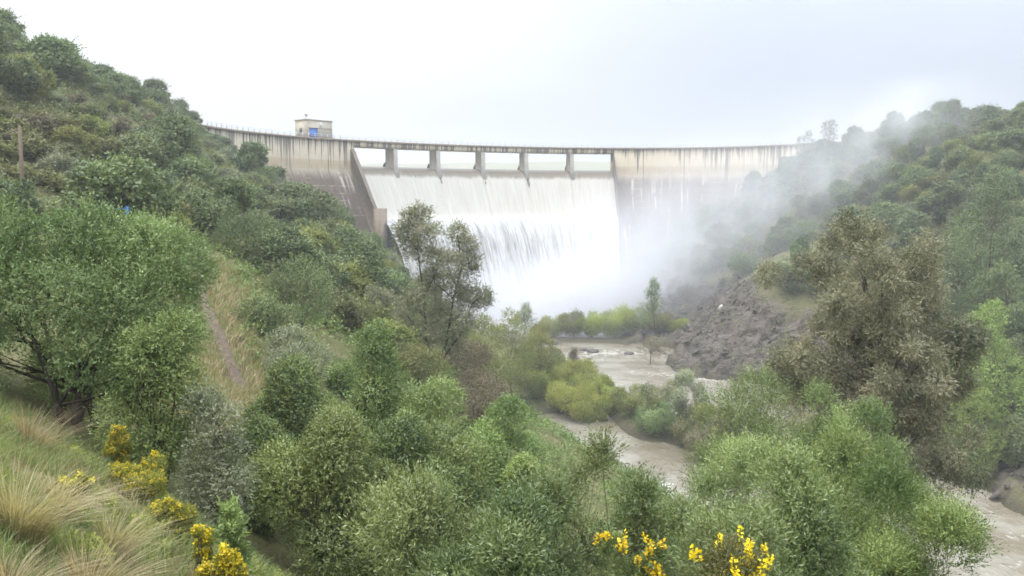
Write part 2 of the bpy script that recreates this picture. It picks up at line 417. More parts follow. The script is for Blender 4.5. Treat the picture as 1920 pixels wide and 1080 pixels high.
# ------------------------------------------------------------------ the dam: crest line in plan
CC = np.array([31.1, 184.0])
_pts = np.array([(377, 234.2), (438, 243.9), (491, 250.3), (564, 256.4), (627, 259.7), (654, 262), (740, 267.5), (899, 272.5), (984, 275.6), (1070, 277), (1151, 277.2), (1373, 274.8), (1527, 268)])
_P = []
for px_, py_ in _pts:
    d = ray(px_, py_); _P.append(d[:2] * (20.0 / d[2]))
_P = np.array(_P)
_th = np.arctan2(_P[:, 0] - CC[0], _P[:, 1] - CC[1]); _r = np.hypot(*(_P - CC).T)
_co = np.polyfit(_th, _r, 4)
THS = np.linspace(_th[0] - .06, _th[-1] + .22, 1400)
_rr = np.polyval(_co, np.clip(THS, _th[0], _th[-1]))
CR = np.stack([CC[0] + _rr * np.sin(THS), CC[1] + _rr * np.cos(THS)], 1)
S = np.concatenate([[0], np.cumsum(np.hypot(*np.diff(CR, axis=0).T))])


def crest(s):
    s = np.asarray(s, float)
    p = np.stack([np.interp(s, S, CR[:, 0]), np.interp(s, S, CR[:, 1])], -1)
    e = 2.0
    q = np.stack([np.interp(s + e, S, CR[:, 0]) - np.interp(s - e, S, CR[:, 0]), np.interp(s + e, S, CR[:, 1]) - np.interp(s - e, S, CR[:, 1])], -1)
    t = q / np.linalg.norm(q, axis=-1, keepdims=True)
    n = np.stack([t[..., 1], -t[..., 0]], -1)       # downstream, towards the camera
    return p, t, n


def s_at_px(px):
    x = CR[:, 0] / CR[:, 1] * F * math.cos(PITCH) ; v = to_px(CR[:, 0], CR[:, 1], 12.0)[0]
    return float(np.interp(px, v, S))


def P3(s, d, z):
    p, t, n = crest(s); q = p + n * np.asarray(d)[..., None]
    return np.concatenate([q, np.broadcast_to(np.asarray(z, float)[..., None], q[..., :1].shape)], -1)


def sweep(mb, prof, s0, s1, step=1.5, cap=True):
    """closed profile [(d,z),...] swept along the crest; uv = (s, z)"""
    ns = max(2, int(abs(s1 - s0) / step) + 1); ss = np.linspace(s0, s1, ns); pr = np.array(prof); k = len(pr)
    V = np.concatenate([P3(np.full(k, s_), pr[:, 0], pr[:, 1]) for s_ in ss])
    uv = np.concatenate([np.stack([np.full(k, s_), pr[:, 1]], 1) for s_ in ss])
    q = [(i * k + j, i * k + (j + 1) % k, (i + 1) * k + (j + 1) % k, (i + 1) * k + j) for i in range(ns - 1) for j in range(k)]
    mb.add(V, q, uv=uv)
    if cap:
        for i in (0, ns - 1):
            c = V[i * k:(i + 1) * k]
            # fan from the vertical back line keeps the convex-enough profile closed
            mb.add(np.concatenate([c, c.mean(0, keepdims=True)]), t=[(j, (j + 1) % k, k) for j in range(k)],
                   uv=np.concatenate([uv[i * k:(i + 1) * k], uv[i * k:(i + 1) * k].mean(0, keepdims=True)]))
    return mb


def concrete_mat(name, dark_low=True):
    m, nt = new_mat(name); g = N(nt)
    uv = g.n('ShaderNodeUVMap').outputs[0]
    sp = g.n('ShaderNodeSeparateXYZ'); g.set(sp.inputs[0], uv); u, v = sp.outputs[0], sp.outputs[1]
    p = g.pos()
    n1 = g.noise(p, .5, 5, .6); n2 = g.noise(p, 3., 4, .6)
    cream = g.mix(n1, (.46, .385, .265), (.62, .54, .40))
    low = g.mix(g.noise(g.scale(uv, (.5, .3, 1)), 1., 5, .7), (.085, .062, .046), (.230, .172, .128))
    edge = g.math('MULTIPLY_ADD', g.noise(g.scale(uv, (.35, .1, 1)), 1., 4, .7), 5., 8.3)
    f = g.ramp(g.math('SUBTRACT', v, edge), -3.2, 2.2)
    band = g.math('MULTIPLY', g.ramp(v, 10.8, 11.6), g.ramp(v, 13.6, 14.0, 1., 0.))
    c = g.mix(g.math('MULTIPLY', band, .5), cream, (.42, .31, .18))
    c = g.mix(f, low, c)
    # pale lime runs and lift joints on the dark lower part
    lines = g.math('ABSOLUTE', g.math('SUBTRACT', g.math('FRACT', g.math('DIVIDE', v, 2.1)), .5))
    lf = g.math('MULTIPLY', g.ramp(lines, .455, .495), g.ramp(g.noise(g.scale(uv, (.22, .25, 1)), 1., 3, .6), .48, .62))
    runs = g.math('MULTIPLY', g.ramp(g.noise(g.scale(uv, (.62, .035, 1)), 1., 3, .6), .55, .64), g.ramp(g.noise(g.scale(uv, (.15, .2, 1)), 1., 3), .42, .55))
    lime = g.math('MULTIPLY', g.math('MAXIMUM', lf, runs), g.ramp(v, 9., 12., .9, .15))
    c = g.mix(lime, c, (.56, .47, .40))
    # dark drips running down from the coping
    ln = g.noise(g.scale(uv, (.95, .012, 1)), 1., 4, .75)
    top = g.math('SUBTRACT', 20., v)
    big = g.ramp(g.noise(g.scale(uv, (.09, .02, 1)), 1., 3, .6), .3, .62, .35, 1.15)
    reach = g.math('MULTIPLY', g.math('MULTIPLY', g.ramp(ln, .42, .72), big), 15.)
    dm = g.ramp(g.math('SUBTRACT', reach, top), -.8, 2.2)
    fine = g.ramp(g.noise(g.scale(uv, (2.6, .03, 1)), 1., 3, .7), .38, .62)
    dm = g.math('MULTIPLY', dm, g.math('MULTIPLY_ADD', fine, .45, .62), clamp=True)
    c = g.mix(dm, c, (.085, .072, .060))
    # contraction joints
    jt = g.math('ABSOLUTE', g.math('SUBTRACT', g.math('FRACT', g.math('DIVIDE', u, 13.6)), .5))
    c = g.mix(g.math('MULTIPLY', g.ramp(jt, .482, .494), .75), c, (.10, .08, .07))
    c = g.mix(g.math('MULTIPLY', g.ramp(n2, .5, .8), .3), c, (.14, .12, .10))
    g.out(g.bsdf(c, .9, .2, g.bump(n2, .35, .1))); return m


CONC = concrete_mat('stained_concrete')
PALE = plain_mat('pale_concrete', (.47, .435, .375), .9, .2, .3, 1.2)
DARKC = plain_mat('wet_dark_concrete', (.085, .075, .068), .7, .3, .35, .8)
MIDC = plain_mat('grey_brown_concrete', (.255, .205, .155), .9, .2, .4, .9)
RAILW = plain_mat('pale_blue_rail', (.55, .58, .66), .5, .4, .05, 3)

SL, SRR = s_at_px(660), s_at_px(1149)
s_end0, s_end1 = S[0] + 2, S[-1] - 2
DZ = 20.0
mid = P3((SL + SRR) / 2, 0., DZ)
dam = empty('dam', (0, 0, 0))
tag(dam, 'tall curved concrete dam with a bridged spillway of six openings in its middle', 'dam')
WALL = [(-5, -37), (28.5, -37), (1.2, 10.6), (1.0, 12.5), (1.0, 19.5), (-5, 19.5)]
o = sweep(MB(), WALL, s_end0, SL).build('abutment_wall', CONC, dam, uv=True); o['label'] = 'stained wall above the wooded left slope'
o = sweep(MB(), WALL, SRR, s_end1).build('abutment_wall', CONC, dam, uv=True); o['label'] = 'pale wall half hidden by spray'
sweep(MB(), [(-5.2, 19.5), (1.5, 19.5), (1.5, 20.0), (-5.2, 20.0)], s_end0, s_end1).build('coping', MIDC, dam, uv=True)
sweep(MB(), [(-4.4, 18.1), (1.15, 18.1), (1.15, 19.497), (-4.4, 19.497)], SL + .02, SRR - .02).build('bridge_beam', CONC, dam, uv=True)
CH = [(-5, -37), (8.6, -37), (8.8, -5.2), (12.2, -4.6), (12.4, -3.9), (11.2, -3.8), (9.8, -3.0), (3.2, 8.2), (1.6, 10.2), (0, 11.2), (-2, 11.5), (-5, 10.5)]
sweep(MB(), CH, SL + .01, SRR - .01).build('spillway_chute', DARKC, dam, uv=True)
for sgn, s_e in ((1, SL), (-1, SRR)):          # training walls beside the chute
    b = MB(); prof = [(.6, 17.6), (1.9, 16.6), (13.2, -.4), (13.4, -14), (9., -14), (1.02, 9.0)]
    k = len(prof); pr = np.array(prof)
    A = P3(np.full(k, s_e - sgn * (1.15 if sgn > 0 else .3)), pr[:, 0], pr[:, 1]); B = P3(np.full(k, s_e + sgn * .1), pr[:, 0], pr[:, 1])
    b.add(np.concatenate([A, B]), [(j, (j + 1) % k, k + (j + 1) % k, k + j) for j in range(k)],
          [(0, j, j + 1) for j in range(1, k - 1)] + [(k, k + j, k + j + 1) for j in range(1, k - 1)])
    if sgn < 0: b.build('training_wall', CONC, dam); continue
    b.build('training_wall', MIDC, dam)
    b = MB(); c4 = [(s_e - sgn * 1.7, 13.41), (s_e - sgn * 1.7, 16.6), (s_e + sgn * 1.1, 16.6), (s_e + sgn * 1.1, 13.41)]
    lo = [P3(a, d_, -16.) for a, d_ in c4]; hi = [P3(a, d_, -.1) for a, d_ in c4]
    b.hexa(np.array(lo + hi)); b.build('end_block', MIDC, dam)
PIER_S = [s_at_px(p_) for p_ in (739, 819.5, 904, 985, 1071)]
for s_p in PIER_S:
    b = MB(); pr = np.array([(-4.3, 9.5), (2.6, 9.2), (1.2, 12.4), (1.0, 18.1), (-4.3, 18.1)]); k = 5
    A = P3(np.full(k, s_p - .68), pr[:, 0], pr[:, 1]); B = P3(np.full(k, s_p + .68), pr[:, 0], pr[:, 1])
    b.add(np.concatenate([A, B]), [(j, (j + 1) % k, k + (j + 1) % k, k + j) for j in range(k)], [(0, j, j + 1) for j in range(1, k - 1)] + [(k, k + j, k + j + 1) for j in range(1, k - 1)])
    pier = b.build('pier', PALE, dam)
    b = MB(); pr = np.array([(-6.6, 10.5), (-4.31, 10.5), (-4.31, 14.2), (-5.1, 13.8), (-5.9, 13.0)])
    A = P3(np.full(k, s_p - .8), pr[:, 0], pr[:, 1]); B = P3(np.full(k, s_p + .8), pr[:, 0], pr[:, 1])
    b.add(np.concatenate([A, B]), [(j, (j + 1) % k, k + (j + 1) % k, k + j) for j in range(k)], [(0, j, j + 1) for j in range(1, k - 1)] + [(k, k + j, k + j + 1) for j in range(1, k - 1)])
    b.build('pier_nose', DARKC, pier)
rl = MB()
for s_p in np.arange(s_end0 + 6, s_end1 - 4, 2.2):
    p, t, n = crest(s_p); c = P3(s_p, 1.2, 19.998); rl.box(c, .17, .17, 1.15, t)
for h in (.55, 1.08):
    ss = np.arange(s_end0 + 6, s_end1 - 4, 2.2)
    for a, c in zip(ss[:-1], ss[1:]): rl.tube([P3(a, 1.2, 20 + h), P3(c, 1.2, 20 + h)], .05, 4)
rl.build('railing', RAILW, dam)

# control house on the crest
SH0, SH1 = s_at_px(579), s_at_px(628)
p, t, n = crest((SH0 + SH1) / 2); tw = SH1 - SH0
hc = P3((SH0 + SH1) / 2, -3.6, 20.0)
house = empty('control_house', hc)
tag(house, 'small flat-roofed concrete control house with a blue door, standing on the dam crest', 'building')
HW = plain_mat('cream_render', (.50, .455, .36), .9, .2, .2, .8)
L_ = np.zeros(3); t3 = np.array([t[0], t[1], 0]); n3 = np.array([n[0], n[1], 0])
MB().box(L_, tw, 5.2, 5.0, t).build('wall', HW, house)
rb = MB().box(L_ + [0, 0, 5.003], tw + .5, 5.7, .28, t); rb.build('roof', PALE, house)
BLUE = plain_mat('blue_painted_steel', (.035, .18, .62), .45, .4, .15, 2)
DK = plain_mat('dark_opening', (.05, .05, .055), .5, .4, .1, 2)
MB().box(n3 * 2.63 - t3 * tw * .22 + [0, 0, .02], 3.0, .10, 2.82, t).build('door_frame', MIDC, house)
for q_ in (-.5, .5):
    MB().box(n3 * 2.6 + t3 * (tw * q_ - .2 * q_), .3, .2, 4.99, t).build('corner_pillar', HW, house)
MB().box(n3 * 2.62 + t3 * tw * .22 + [0, 0, 2.75], tw * .5, .12, .18, t).build('ledge', MIDC, house)
dr = MB().box(n3 * 2.68 - t3 * tw * .22 + [0, 0, .05], 2.6, .12, 2.7, t).build('door', BLUE, house)
MB().box(n3 * 2.85 - t3 * tw * .22 + [0, 0, 2.8], 3.2, .5, .14, t).build('canopy', PALE, house)
MB().box(n3 * 2.64 + t3 * .6 + [0, 0, 3.3], .9, .1, 1.3, t).build('light_panel', plain_mat('white_panel', (.75, .74, .70), .6, .3, .05, 3), house)
MB().box(-t3 * (tw / 2 + .04) + n3 * .2 + [0, 0, 1.4], .1, 1.2, 1.3, t).build('window', DK, house)
ab = MB().tube([L_ - t3 * tw * .42 + n3 * 1.5 + [0, 0, 5.283], L_ - t3 * tw * .42 + n3 * 1.5 + [0, 0, 6.4]], .06, 6)
dc = L_ - t3 * tw * .42 + n3 * 1.5 + [0, 0, 6.3]
ab.tube([dc, dc + n3 * .12 + [0, 0, .05], dc + n3 * .35 + [0, 0, .15]], [.12, .42, .55], 12)
ab.build('dish_antenna', plain_mat('grey_metal', (.35, .36, .38), .5, .4, .1, 3), house)

# reservoir behind, one sheet that stops at the upstream face
ss = np.linspace(s_end0, s_end1, 60)
V = np.concatenate([P3(ss, np.full(60, -4.9), np.full(60, POOL)), np.stack([np.linspace(-700, 800, 60), np.full(60, 1450.), np.full(60, POOL)], 1)])
me = np_mesh('reservoir_water', V, [np.array([(i, i + 1, 61 + i, 60 + i) for i in range(59)])], water_mat('calm_reservoir', (.12, .105, .075), (.15, .135, .10), 2, 3), vattr={'rapid': np.zeros(len(V))})
tag(link_mesh('reservoir_water', me), kind='structure')


# water running over the crest and down the chute
def sheet_mat():
    m, nt = new_mat('chute_whitewater'); g = N(nt)
    uv = g.n('ShaderNodeUVMap').outputs[0]
    sp = g.n('ShaderNodeSeparateXYZ'); g.set(sp.inputs[0], uv); u, v = sp.outputs[0], sp.outputs[1]
    st = g.noise(g.scale(uv, (1.2, .06, 1)), 1., 4, .7); st2 = g.noise(g.scale(uv, (3.6, .12, 1)), 1., 3, .6)
    big = g.noise(g.scale(uv, (.22, .02, 1)), 1., 3, .6)
    # v = metres down the sheet from the crest
    edge = g.math('ADD', g.math('MULTIPLY', st, 2.6), g.math('MULTIPLY', big, 2.2))
    f = g.ramp(g.math('SUBTRACT', v, edge), .2, 1.9)
    brown = g.mix(st2, (.15, .125, .088), (.22, .185, .135))
    white = g.mix(g.ramp(st, .3, .75), (.40, .375, .325), (.485, .465, .415))
    white = g.mix(g.math('MULTIPLY', g.ramp(st2, .6, .9), .35), white, (.54, .535, .51))
    c = g.mix(f, brown, white)
    g.out(g.bsdf(c, g.math('MULTIPLY_ADD', f, .4, .35), .35, g.bump(g.math('ADD', st, g.math('MULTIPLY', st2, .5)), .3, .2))); return m


prof = np.array([(-4.8, 12.7), (-3, 12.65), (-1.5, 12.45), (0, 12.0), (1.2, 11.2), (2.2, 10.1), (3.2, 8.8), (4.4, 6.9), (5.6, 4.9), (6.8, 2.9), (8.0, .9), (9.2, -1.1), (10.2, -2.4), (11.2, -3.1), (12.4, -3.3), (13.2, -3.45)])
arc = np.concatenate([[0], np.cumsum(np.hypot(*np.diff(prof, axis=0).T))]) - 4.9
ns = int((SRR - SL) * 4); ss = np.linspace(SL + .12, SRR - .12, ns); k = len(prof)
sg, dg = np.meshgrid(ss, prof[:, 0]); _, zg = np.meshgrid(ss, prof[:, 1]); _, vg = np.meshgrid(ss, arc)
down = np.clip(vg / 4, 0, 1)
amp = down * (.09 * fbm(sg / 1.1, vg / 14., 61) + .16 * fbm(sg / 4., vg / 10., 62))
for s_p in PIER_S:      # a trough and two ridges trail away below each pier
    amp += np.clip(vg / 2, 0, 1) * np.exp(-vg / 12) * (-.55 * np.exp(-((sg - s_p) / .7) ** 2) + .3 * np.exp(-((np.abs(sg - s_p) - 1.4) / .6) ** 2))
V = P3(sg.ravel(), (dg + amp * .8).ravel(), (zg + amp * .6).ravel())
ii = (np.arange(k - 1)[:, None] * ns + np.arange(ns - 1)[None]).ravel()
me = np_mesh('overflow_water', V, [np.stack([ii, ii + ns, ii + ns + 1, ii + 1], 1)], sheet_mat(), smooth=True, uv=np.stack([sg.ravel(), vg.ravel()], 1))
tag(link_mesh('overflow_water', me), kind='structure')


def fall_mat():
    m, nt = new_mat('falling_whitewater'); g = N(nt)
    uv = g.n('ShaderNodeUVMap').outputs[0]
    st = g.noise(g.scale(uv, (1.5, .07, 1)), 1., 5, .75, .3); st2 = g.noise(g.scale(uv, (5., .3, 1)), 1., 4, .7)
    c = g.mix(g.ramp(st, .34, .62), (.24, .235, .22), (.54, .535, .525))
    c = g.mix(g.math('MULTIPLY', g.ramp(st2, .5, .8), .5), c, (.64, .64, .64))
    g.out(g.bsdf(c, .75, .2, g.bump(g.math('ADD', st, g.math('MULTIPLY', st2, .6)), .6, .5))); return m


ns = int((SRR - SL - 1) * 7); nt_ = 70
ss = np.linspace(SL + .3, SRR - .3, ns); tt = np.linspace(0, 2.55, nt_)
sg, tg = np.meshgrid(ss, tt)
v0 = 7.8 + 1.5 * fbm(sg / 5., tg * .25, 71) + 1.0 * fbm(sg / 1.5, tg * .4 + 3, 72) * np.clip(tg / .5, 0, 1)
brk = np.clip((tg - .35) / 1.2, 0, 1)
dist = 13.0 + v0 * tg + brk * (.7 * fbm(sg / .7, tg * 2.2, 73) + .45 * fbm(sg / .35, tg * 5, 74))
zf = -3.45 - 4.9 * tg ** 2 + (.9 + .9 * fbm(sg / 2.5, tg * 0, 75)) * tg + brk * .35 * fbm(sg / .5, tg * 4, 76)
smid = (SL + SRR) / 2
sgw = smid + (sg - smid) * (1 - .035 * tg * (sg > smid)) + brk * .25 * fbm(sg / 1., tg * 3, 77)
V = P3(sgw.ravel(), dist.ravel(), zf.ravel())
ii = (np.arange(nt_ - 1)[:, None] * ns + np.arange(ns - 1)[None]).ravel()
fall_m = fall_mat()
me = np_mesh('falling_water', V, [np.stack([ii, ii + ns, ii + ns + 1, ii + 1], 1)], fall_m, smooth=True, uv=np.stack([sg.ravel(), (4.9 * tg ** 2).ravel()], 1))
tag(link_mesh('falling_water', me), kind='structure')

# ------------------------------------------------------------------ foliage
def unit(v): return v / (np.linalg.norm(v, axis=-1, keepdims=True) + 1e-9)


def bumpy(d, ph, fr=3.0):
    return (np.sin(d[:, 0] * fr + ph[:, 0]) + np.sin(d[:, 1] * fr * 1.3 + ph[:, 1]) + np.sin(d[:, 2] * fr * 1.1 + ph[:, 2])
            + .6 * np.sin(d[:, 0] * fr * 2.3 + d[:, 1] * fr * 2 + ph[:, 1]) + .6 * np.sin(d[:, 2] * fr * 2.6 - d[:, 0] * fr * 1.7 + ph[:, 2])) / 3.


def foliage(rng, lobes, n_twigs, per, ll, lw, tl=.3, up=.3, shell=.35, rnd=.8, bump=.22, sq=1.0, face=1.5, ltint=.16, wind=(0, 0, 0)):
    """lobes (k,4) x,y,z,r. leaf blades carried on short twigs over the lobes' shells"""
    lobes = np.asarray(lobes, float); c0 = lobes[:, :3].mean(0)
    w = lobes[:, 3] ** 2; li = rng.choice(len(lobes), n_twigs, p=w / w.sum())
    L = lobes[li]
    outl = unit(L[:, :3] - c0 + 1e-4)
    d = unit(rng.normal(size=(n_twigs, 3)) + .45 * outl + np.array([0, 0, .35]))
    ph = np.stack([np.sin(li * 1.7) * 9, np.cos(li * 2.3) * 9, np.sin(li * 3.1 + 1) * 9], 1)
    r = L[:, 3] * (1 + bump * bumpy(d, ph)) * (1 - shell * rng.random(n_twigs) ** 1.6)
    dd = d.copy(); dd[:, 2] *= sq
    pos = L[:, :3] + dd * r[:, None]
    t = unit(d + np.array([0, 0, up]) + rnd * .6 * rng.normal(size=(n_twigs, 3)) + np.array(wind))
    kk = np.linspace(.05, 1, per)
    tls = tl * rng.uniform(.6, 1.3, n_twigs)
    base = pos[:, None] + t[:, None] * (kk[None, :, None] * tls[:, None, None])
    base = base.reshape(-1, 3); T = np.repeat(t, per, 0); D = np.repeat(d, per, 0); n = len(base)
    ax = unit(T * .9 + rnd * rng.normal(size=(n, 3)))
    nn = unit(D * face + np.array([0, 0, .3]) + .55 * rng.normal(size=(n, 3)))
    sd = unit(np.cross(ax, nn))
    sc = rng.uniform(.65, 1.25, n)[:, None]
    m = base + ax * ll * .45 * sc
    V = np.stack([base, m + sd * lw * .5 * sc, base + ax * ll * sc, m - sd * lw * .5 * sc], 1).reshape(-1, 3)
    q = np.arange(n * 4).reshape(-1, 4)
    lt = rng.normal(size=len(lobes)) * ltint; tw = rng.normal(size=n_twigs) * .10
    tint = np.clip(.42 + np.repeat(lt[li] + tw, per) + .06 * rng.normal(size=n) + .18 * np.tile(kk - .5, n_twigs), 0, 1)
    return V, q, tint


def crown_lobes(rng, w, h, z0, n, shape='dome', rs=(.2, .36), lean=(0, 0)):
    """lobes filling a crown of width w and height h whose bottom is at z0"""
    out = []
    for i in range(n):
        a = rng.uniform(0, 2 * math.pi); f = (i + .5) / n
        if shape == 'cone':
            zz = f ** .9; rad = (1 - zz) ** .7 * .88 + .12
        elif shape == 'column':
            zz = f; rad = (1 - abs(zz - .45) * 1.1) * .8
        elif shape == 'vase':
            zz = f; rad = .35 + .6 * math.sin(min(zz, 1) * 1.9)
        else:
            zz = f; rad = math.sqrt(max(.05, 1 - (zz - .35) ** 2 / .5))
        q = math.sqrt(rng.uniform(.1, 1)) * rad
        r = rng.uniform(*rs) * w * .5 * (.75 + .5 * rad)
        rr = max(0, w * .5 * q - r * .55)
        zc = z0 + r * .6 + zz * max(.1, h - 1.5 * r)
        out.append((math.cos(a) * rr + lean[0] * zz, math.sin(a) * rr + lean[1] * zz, zc, r))
    return np.array(out)


def limbs(rng, mb, lobes, base_r, fork=.3, stems=1, spread=.2, sub=2):
    """tapered trunk that forks to the lobes"""
    top = lobes[:, 2].max(); c = lobes[:, :3].mean(0)
    fk = np.array([c[0] * .5, c[1] * .5, max(.15, top * fork)])
    order = rng.permutation(len(lobes))
    bases = [np.array([rng.normal() * spread * .5, rng.normal() * spread * .5, -.35]) for _ in range(stems)]
    forks = [fk + np.array([rng.normal() * spread, rng.normal() * spread, rng.normal() * .1 * fk[2]]) for _ in range(stems)]
    for bs, f2 in zip(bases, forks):
        m = (bs + f2) / 2 + rng.normal(size=3) * np.array([.08, .08, 0]) * fk[2]
        mb.tube([bs, m, f2], [base_r, base_r * .85, base_r * .7], 7)
    for j, i in enumerate(order[:18]):
        f2 = forks[j % stems]; e = lobes[i, :3]; r = base_r * rng.uniform(.28, .5)
        m = f2 * .45 + e * .55 + rng.normal(size=3) * .12 * np.linalg.norm(e - f2); m[2] = max(m[2], min(f2[2], e[2]))
        mb.tube([f2, m, e], [r, r * .7, r * .3], 5)
        for _ in range(sub):
            d = unit(rng.normal(size=3) + np.array([0, 0, .6])) * lobes[i, 3] * .95
            mb.tube([m, (m + e + d) / 2, e + d], [r * .45, r * .3, r * .12], 4)


def plant(name, label, cat, loc, lobes, leaf, twigs, per, ll, lw, seed, group=None, trunk=None, bark=None, extra=None, crown='crown', stem='trunk', **kw):
    rng = np.random.default_rng(seed)
    root = empty(name, loc); tag(root, label, cat, group)
    V, q, t = foliage(rng, lobes, twigs, per, ll, lw, **kw)
    k2 = dict(kw); k2.update(tl=min(kw.get('tl', .3) * 1.8, .13 * float(np.ptp(np.asarray(lobes)[:, 0]) + .4)), up=kw.get('up', .3) + .5, shell=.12)
    if kw.get('up', .3) < 0: k2.update(up=kw['up'], shell=.3)
    V2, q2, t2 = foliage(rng, lobes, max(20, twigs // 26), int(per * 1.8), ll, lw, **k2)
    q = np.concatenate([q, q2 + len(V)]); V = np.concatenate([V, V2]); t = np.concatenate([t, t2])
    link_mesh(crown, np_mesh(crown, V, [q], LM[leaf], tint=t), None, root)
    if trunk:
        mb = MB(); limbs(rng, mb, np.asarray(lobes), **trunk); mb.build(stem, bark or BARK, root, smooth=True)
    return root


def spot(px, ytop, Y, wpx):
    """ground point, height and width of a plant whose crown shows at these pixels when Y metres away"""
    t = at(px, ytop, Y); g = gz(t[0], t[1]); return (t[0], t[1], g), t[2] - g, wpx / F * Y


# --- prototypes for the two wooded hillsides
protos = []
for i, (leaf, shape, nl, w, h, tw) in enumerate([
        ('oak', 'dome', 17, 6.4, 5.4, 1600), ('oak', 'dome', 21, 7.0, 6.2, 1800), ('oak', 'vase', 13, 5.4, 5.2, 1300), ('oak2', 'dome', 15, 5.6, 4.4, 1300),
        ('oak2', 'dome', 9, 4.8, 3.4, 1100), ('pine', 'dome', 15, 6.6, 6.8, 1600), ('pine', 'dome', 12, 5.6, 7.0, 1500), ('scrub', 'dome', 8, 3.8, 2.3, 800),
        ('silver', 'dome', 9, 4.2, 3.4, 900), ('scrub', 'dome', 7, 3.0, 2.0, 700), ('willow2', 'dome', 11, 5.0, 4.2, 1000), ('brown', 'vase', 8, 3.4, 3.0, 500)]):
    rng = np.random.default_rng(100 + i)
    z0 = .12 * h if leaf in ('oak', 'pine') else 0.05
    lb = crown_lobes(rng, w, h, z0, nl, shape, (.22, .44))
    V, q, t = foliage(rng, lb, int(tw * 2.2), 4, .28, .17, tl=.3, up=.35, shell=.28, bump=.34, face=1.8, ltint=.22)
    V2, q2, t2 = foliage(rng, lb, int(tw * .3), 7, .26, .14, tl=.95, up=.8, shell=.12, bump=.34, rnd=1., ltint=.2)
    q = np.concatenate([q, q2 + len(V)]); V = np.concatenate([V, V2]); t = np.concatenate([t, t2])
    mc = np_mesh('crown', V, [q], LM[leaf], tint=t)
    mb = MB(); limbs(rng, mb, lb, .13, .25, 1, .15, 1)
    mt = np_mesh('trunk', np.concatenate(mb.v), [np.concatenate(mb.q), np.concatenate(mb.t)], BARK, smooth=True)
    protos.append((mc, mt, w, h, leaf))
LOOK = {'oak': 'dark green rounded tree', 'oak2': 'mid green bushy tree', 'pine': 'blue green full tree', 'scrub': 'low olive brown bush', 'silver': 'grey green bush', 'willow2': 'yellowish green tree', 'brown': 'brown half bare bush'}
NAMES = {'oak': 'rounded_tree', 'oak2': 'bushy_tree', 'pine': 'full_tree', 'scrub': 'hillside_bush', 'silver': 'grey_bush', 'willow2': 'light_green_tree', 'brown': 'bare_bush'}
ORD = ['nearest', 'second', 'third', 'fourth', 'fifth', 'sixth', 'seventh', 'eighth', 'ninth', 'tenth', 'eleventh', 'twelfth', 'thirteenth', 'fourteenth', 'fifteenth', 'sixteenth', 'seventeenth', 'eighteenth', 'nineteenth', 'twentieth'] + \
      ['twenty-' + x for x in ('first', 'second', 'third', 'fourth', 'fifth', 'sixth', 'seventh', 'eighth', 'ninth')] + ['thirtieth'] + ['thirty-' + x for x in ('first', 'second', 'third', 'fourth', 'fifth', 'sixth', 'seventh', 'eighth', 'ninth')]
_ty = np.linspace(.06, .985, 70)


def in_view(x, y, ztop, slack=1.2):
    """is the line of sight from the camera to this top clear of the bare ground?"""
    g = base_h(x * _ty, y * _ty); return bool(np.all(g[_ty * y > 12] < ztop * _ty[_ty * y > 12] + slack))


def dam_face(x, y):
    """metres upstream (negative) or downstream of the crest line"""
    r = math.hypot(x - CC[0], y - CC[1]); th = math.atan2(x - CC[0], y - CC[1])
    if th < THS[0] or th > THS[-1]: return 99
    return np.interp(th, THS, _rr) - r


def hill_scatter(side, cand_n, ok, kinds, spacing, seed, rows):
    rng = np.random.default_rng(seed); placed = []
    x0, x1, y0, y1 = (-125, 2, 62, 300) if side < 0 else (33, 170, 95, 300)
    for _ in range(cand_n):
        x, y = rng.uniform(x0, x1), rng.uniform(y0, y1)
        a = ok(x, y)
        if not a: continue
        z = gz(x, y); df = dam_face(x, y)
        if df < 2 + max(0, (12 - z) * .62): 
            if df > -40: continue
        k = rng.choice(len(protos), p=kinds(x, y)); pw, phh = protos[k][2], protos[k][3]
        sc = rng.uniform(.66, 1.3 if side < 0 else 1.15) * a
        px, py = to_px(x, y, z + phh * sc * .7)
        if not (-60 < px < 1980): continue
        if not in_view(x, y, z + phh * sc, .8): continue
        ty = to_px(x, y, z + phh * sc * .85)[1]
        if y > 110 and (640 < px < 690 and ty < 425 or 690 <= px < 775 and ty < 468): continue
        rad = pw * sc * .5
        if any((x - p[0]) ** 2 + (y - p[1]) ** 2 < (spacing * (rad + p[4])) ** 2 for p in placed): continue
        placed.append((x, y, z, k, rad, sc, px, py))
    # label each by the row it grows in and its count from the dam along that row
    vals = sorted(p[2] for p in placed); cuts = [vals[int(len(vals) * j / len(rows))] for j in range(len(rows))]
    by = {}
    for p in placed:
        r = max(j for j in range(len(rows)) if p[2] >= cuts[j]); by.setdefault((r, protos[p[3]][4]), []).append(p)
    for (r, leaf), ps in by.items():
        ps.sort(key=lambda p: abs(p[6] - 800))
        for j, p in enumerate(ps):
            x, y, z, k, rad, sc, px, py = p; mc, mt, pw, phh, lf = protos[k]
            root = empty(NAMES[leaf], (x, y, z - .15)); root.rotation_euler.z = rng.uniform(0, 6.283); root.scale = (sc * rng.uniform(.85, 1.15), sc * rng.uniform(.85, 1.15), sc * (rng.uniform(.58, .82) if side < 0 and z > 14 else rng.uniform(.62, .92)))
            tag(root, f'{LOOK[leaf]} {rows[r]}, {ORD[min(j, len(ORD) - 1)]} such from the dam', 'bush' if 'bush' in LOOK[leaf] else 'tree',
                ('trees and bushes on the left hillside' if side < 0 else 'trees and bushes on the right hillside'))
            for nm, m_ in (('crown', mc), ('trunk', mt)):
                c = bpy.data.objects.new(nm, m_); COL.objects.link(c); c.parent = root
    return placed


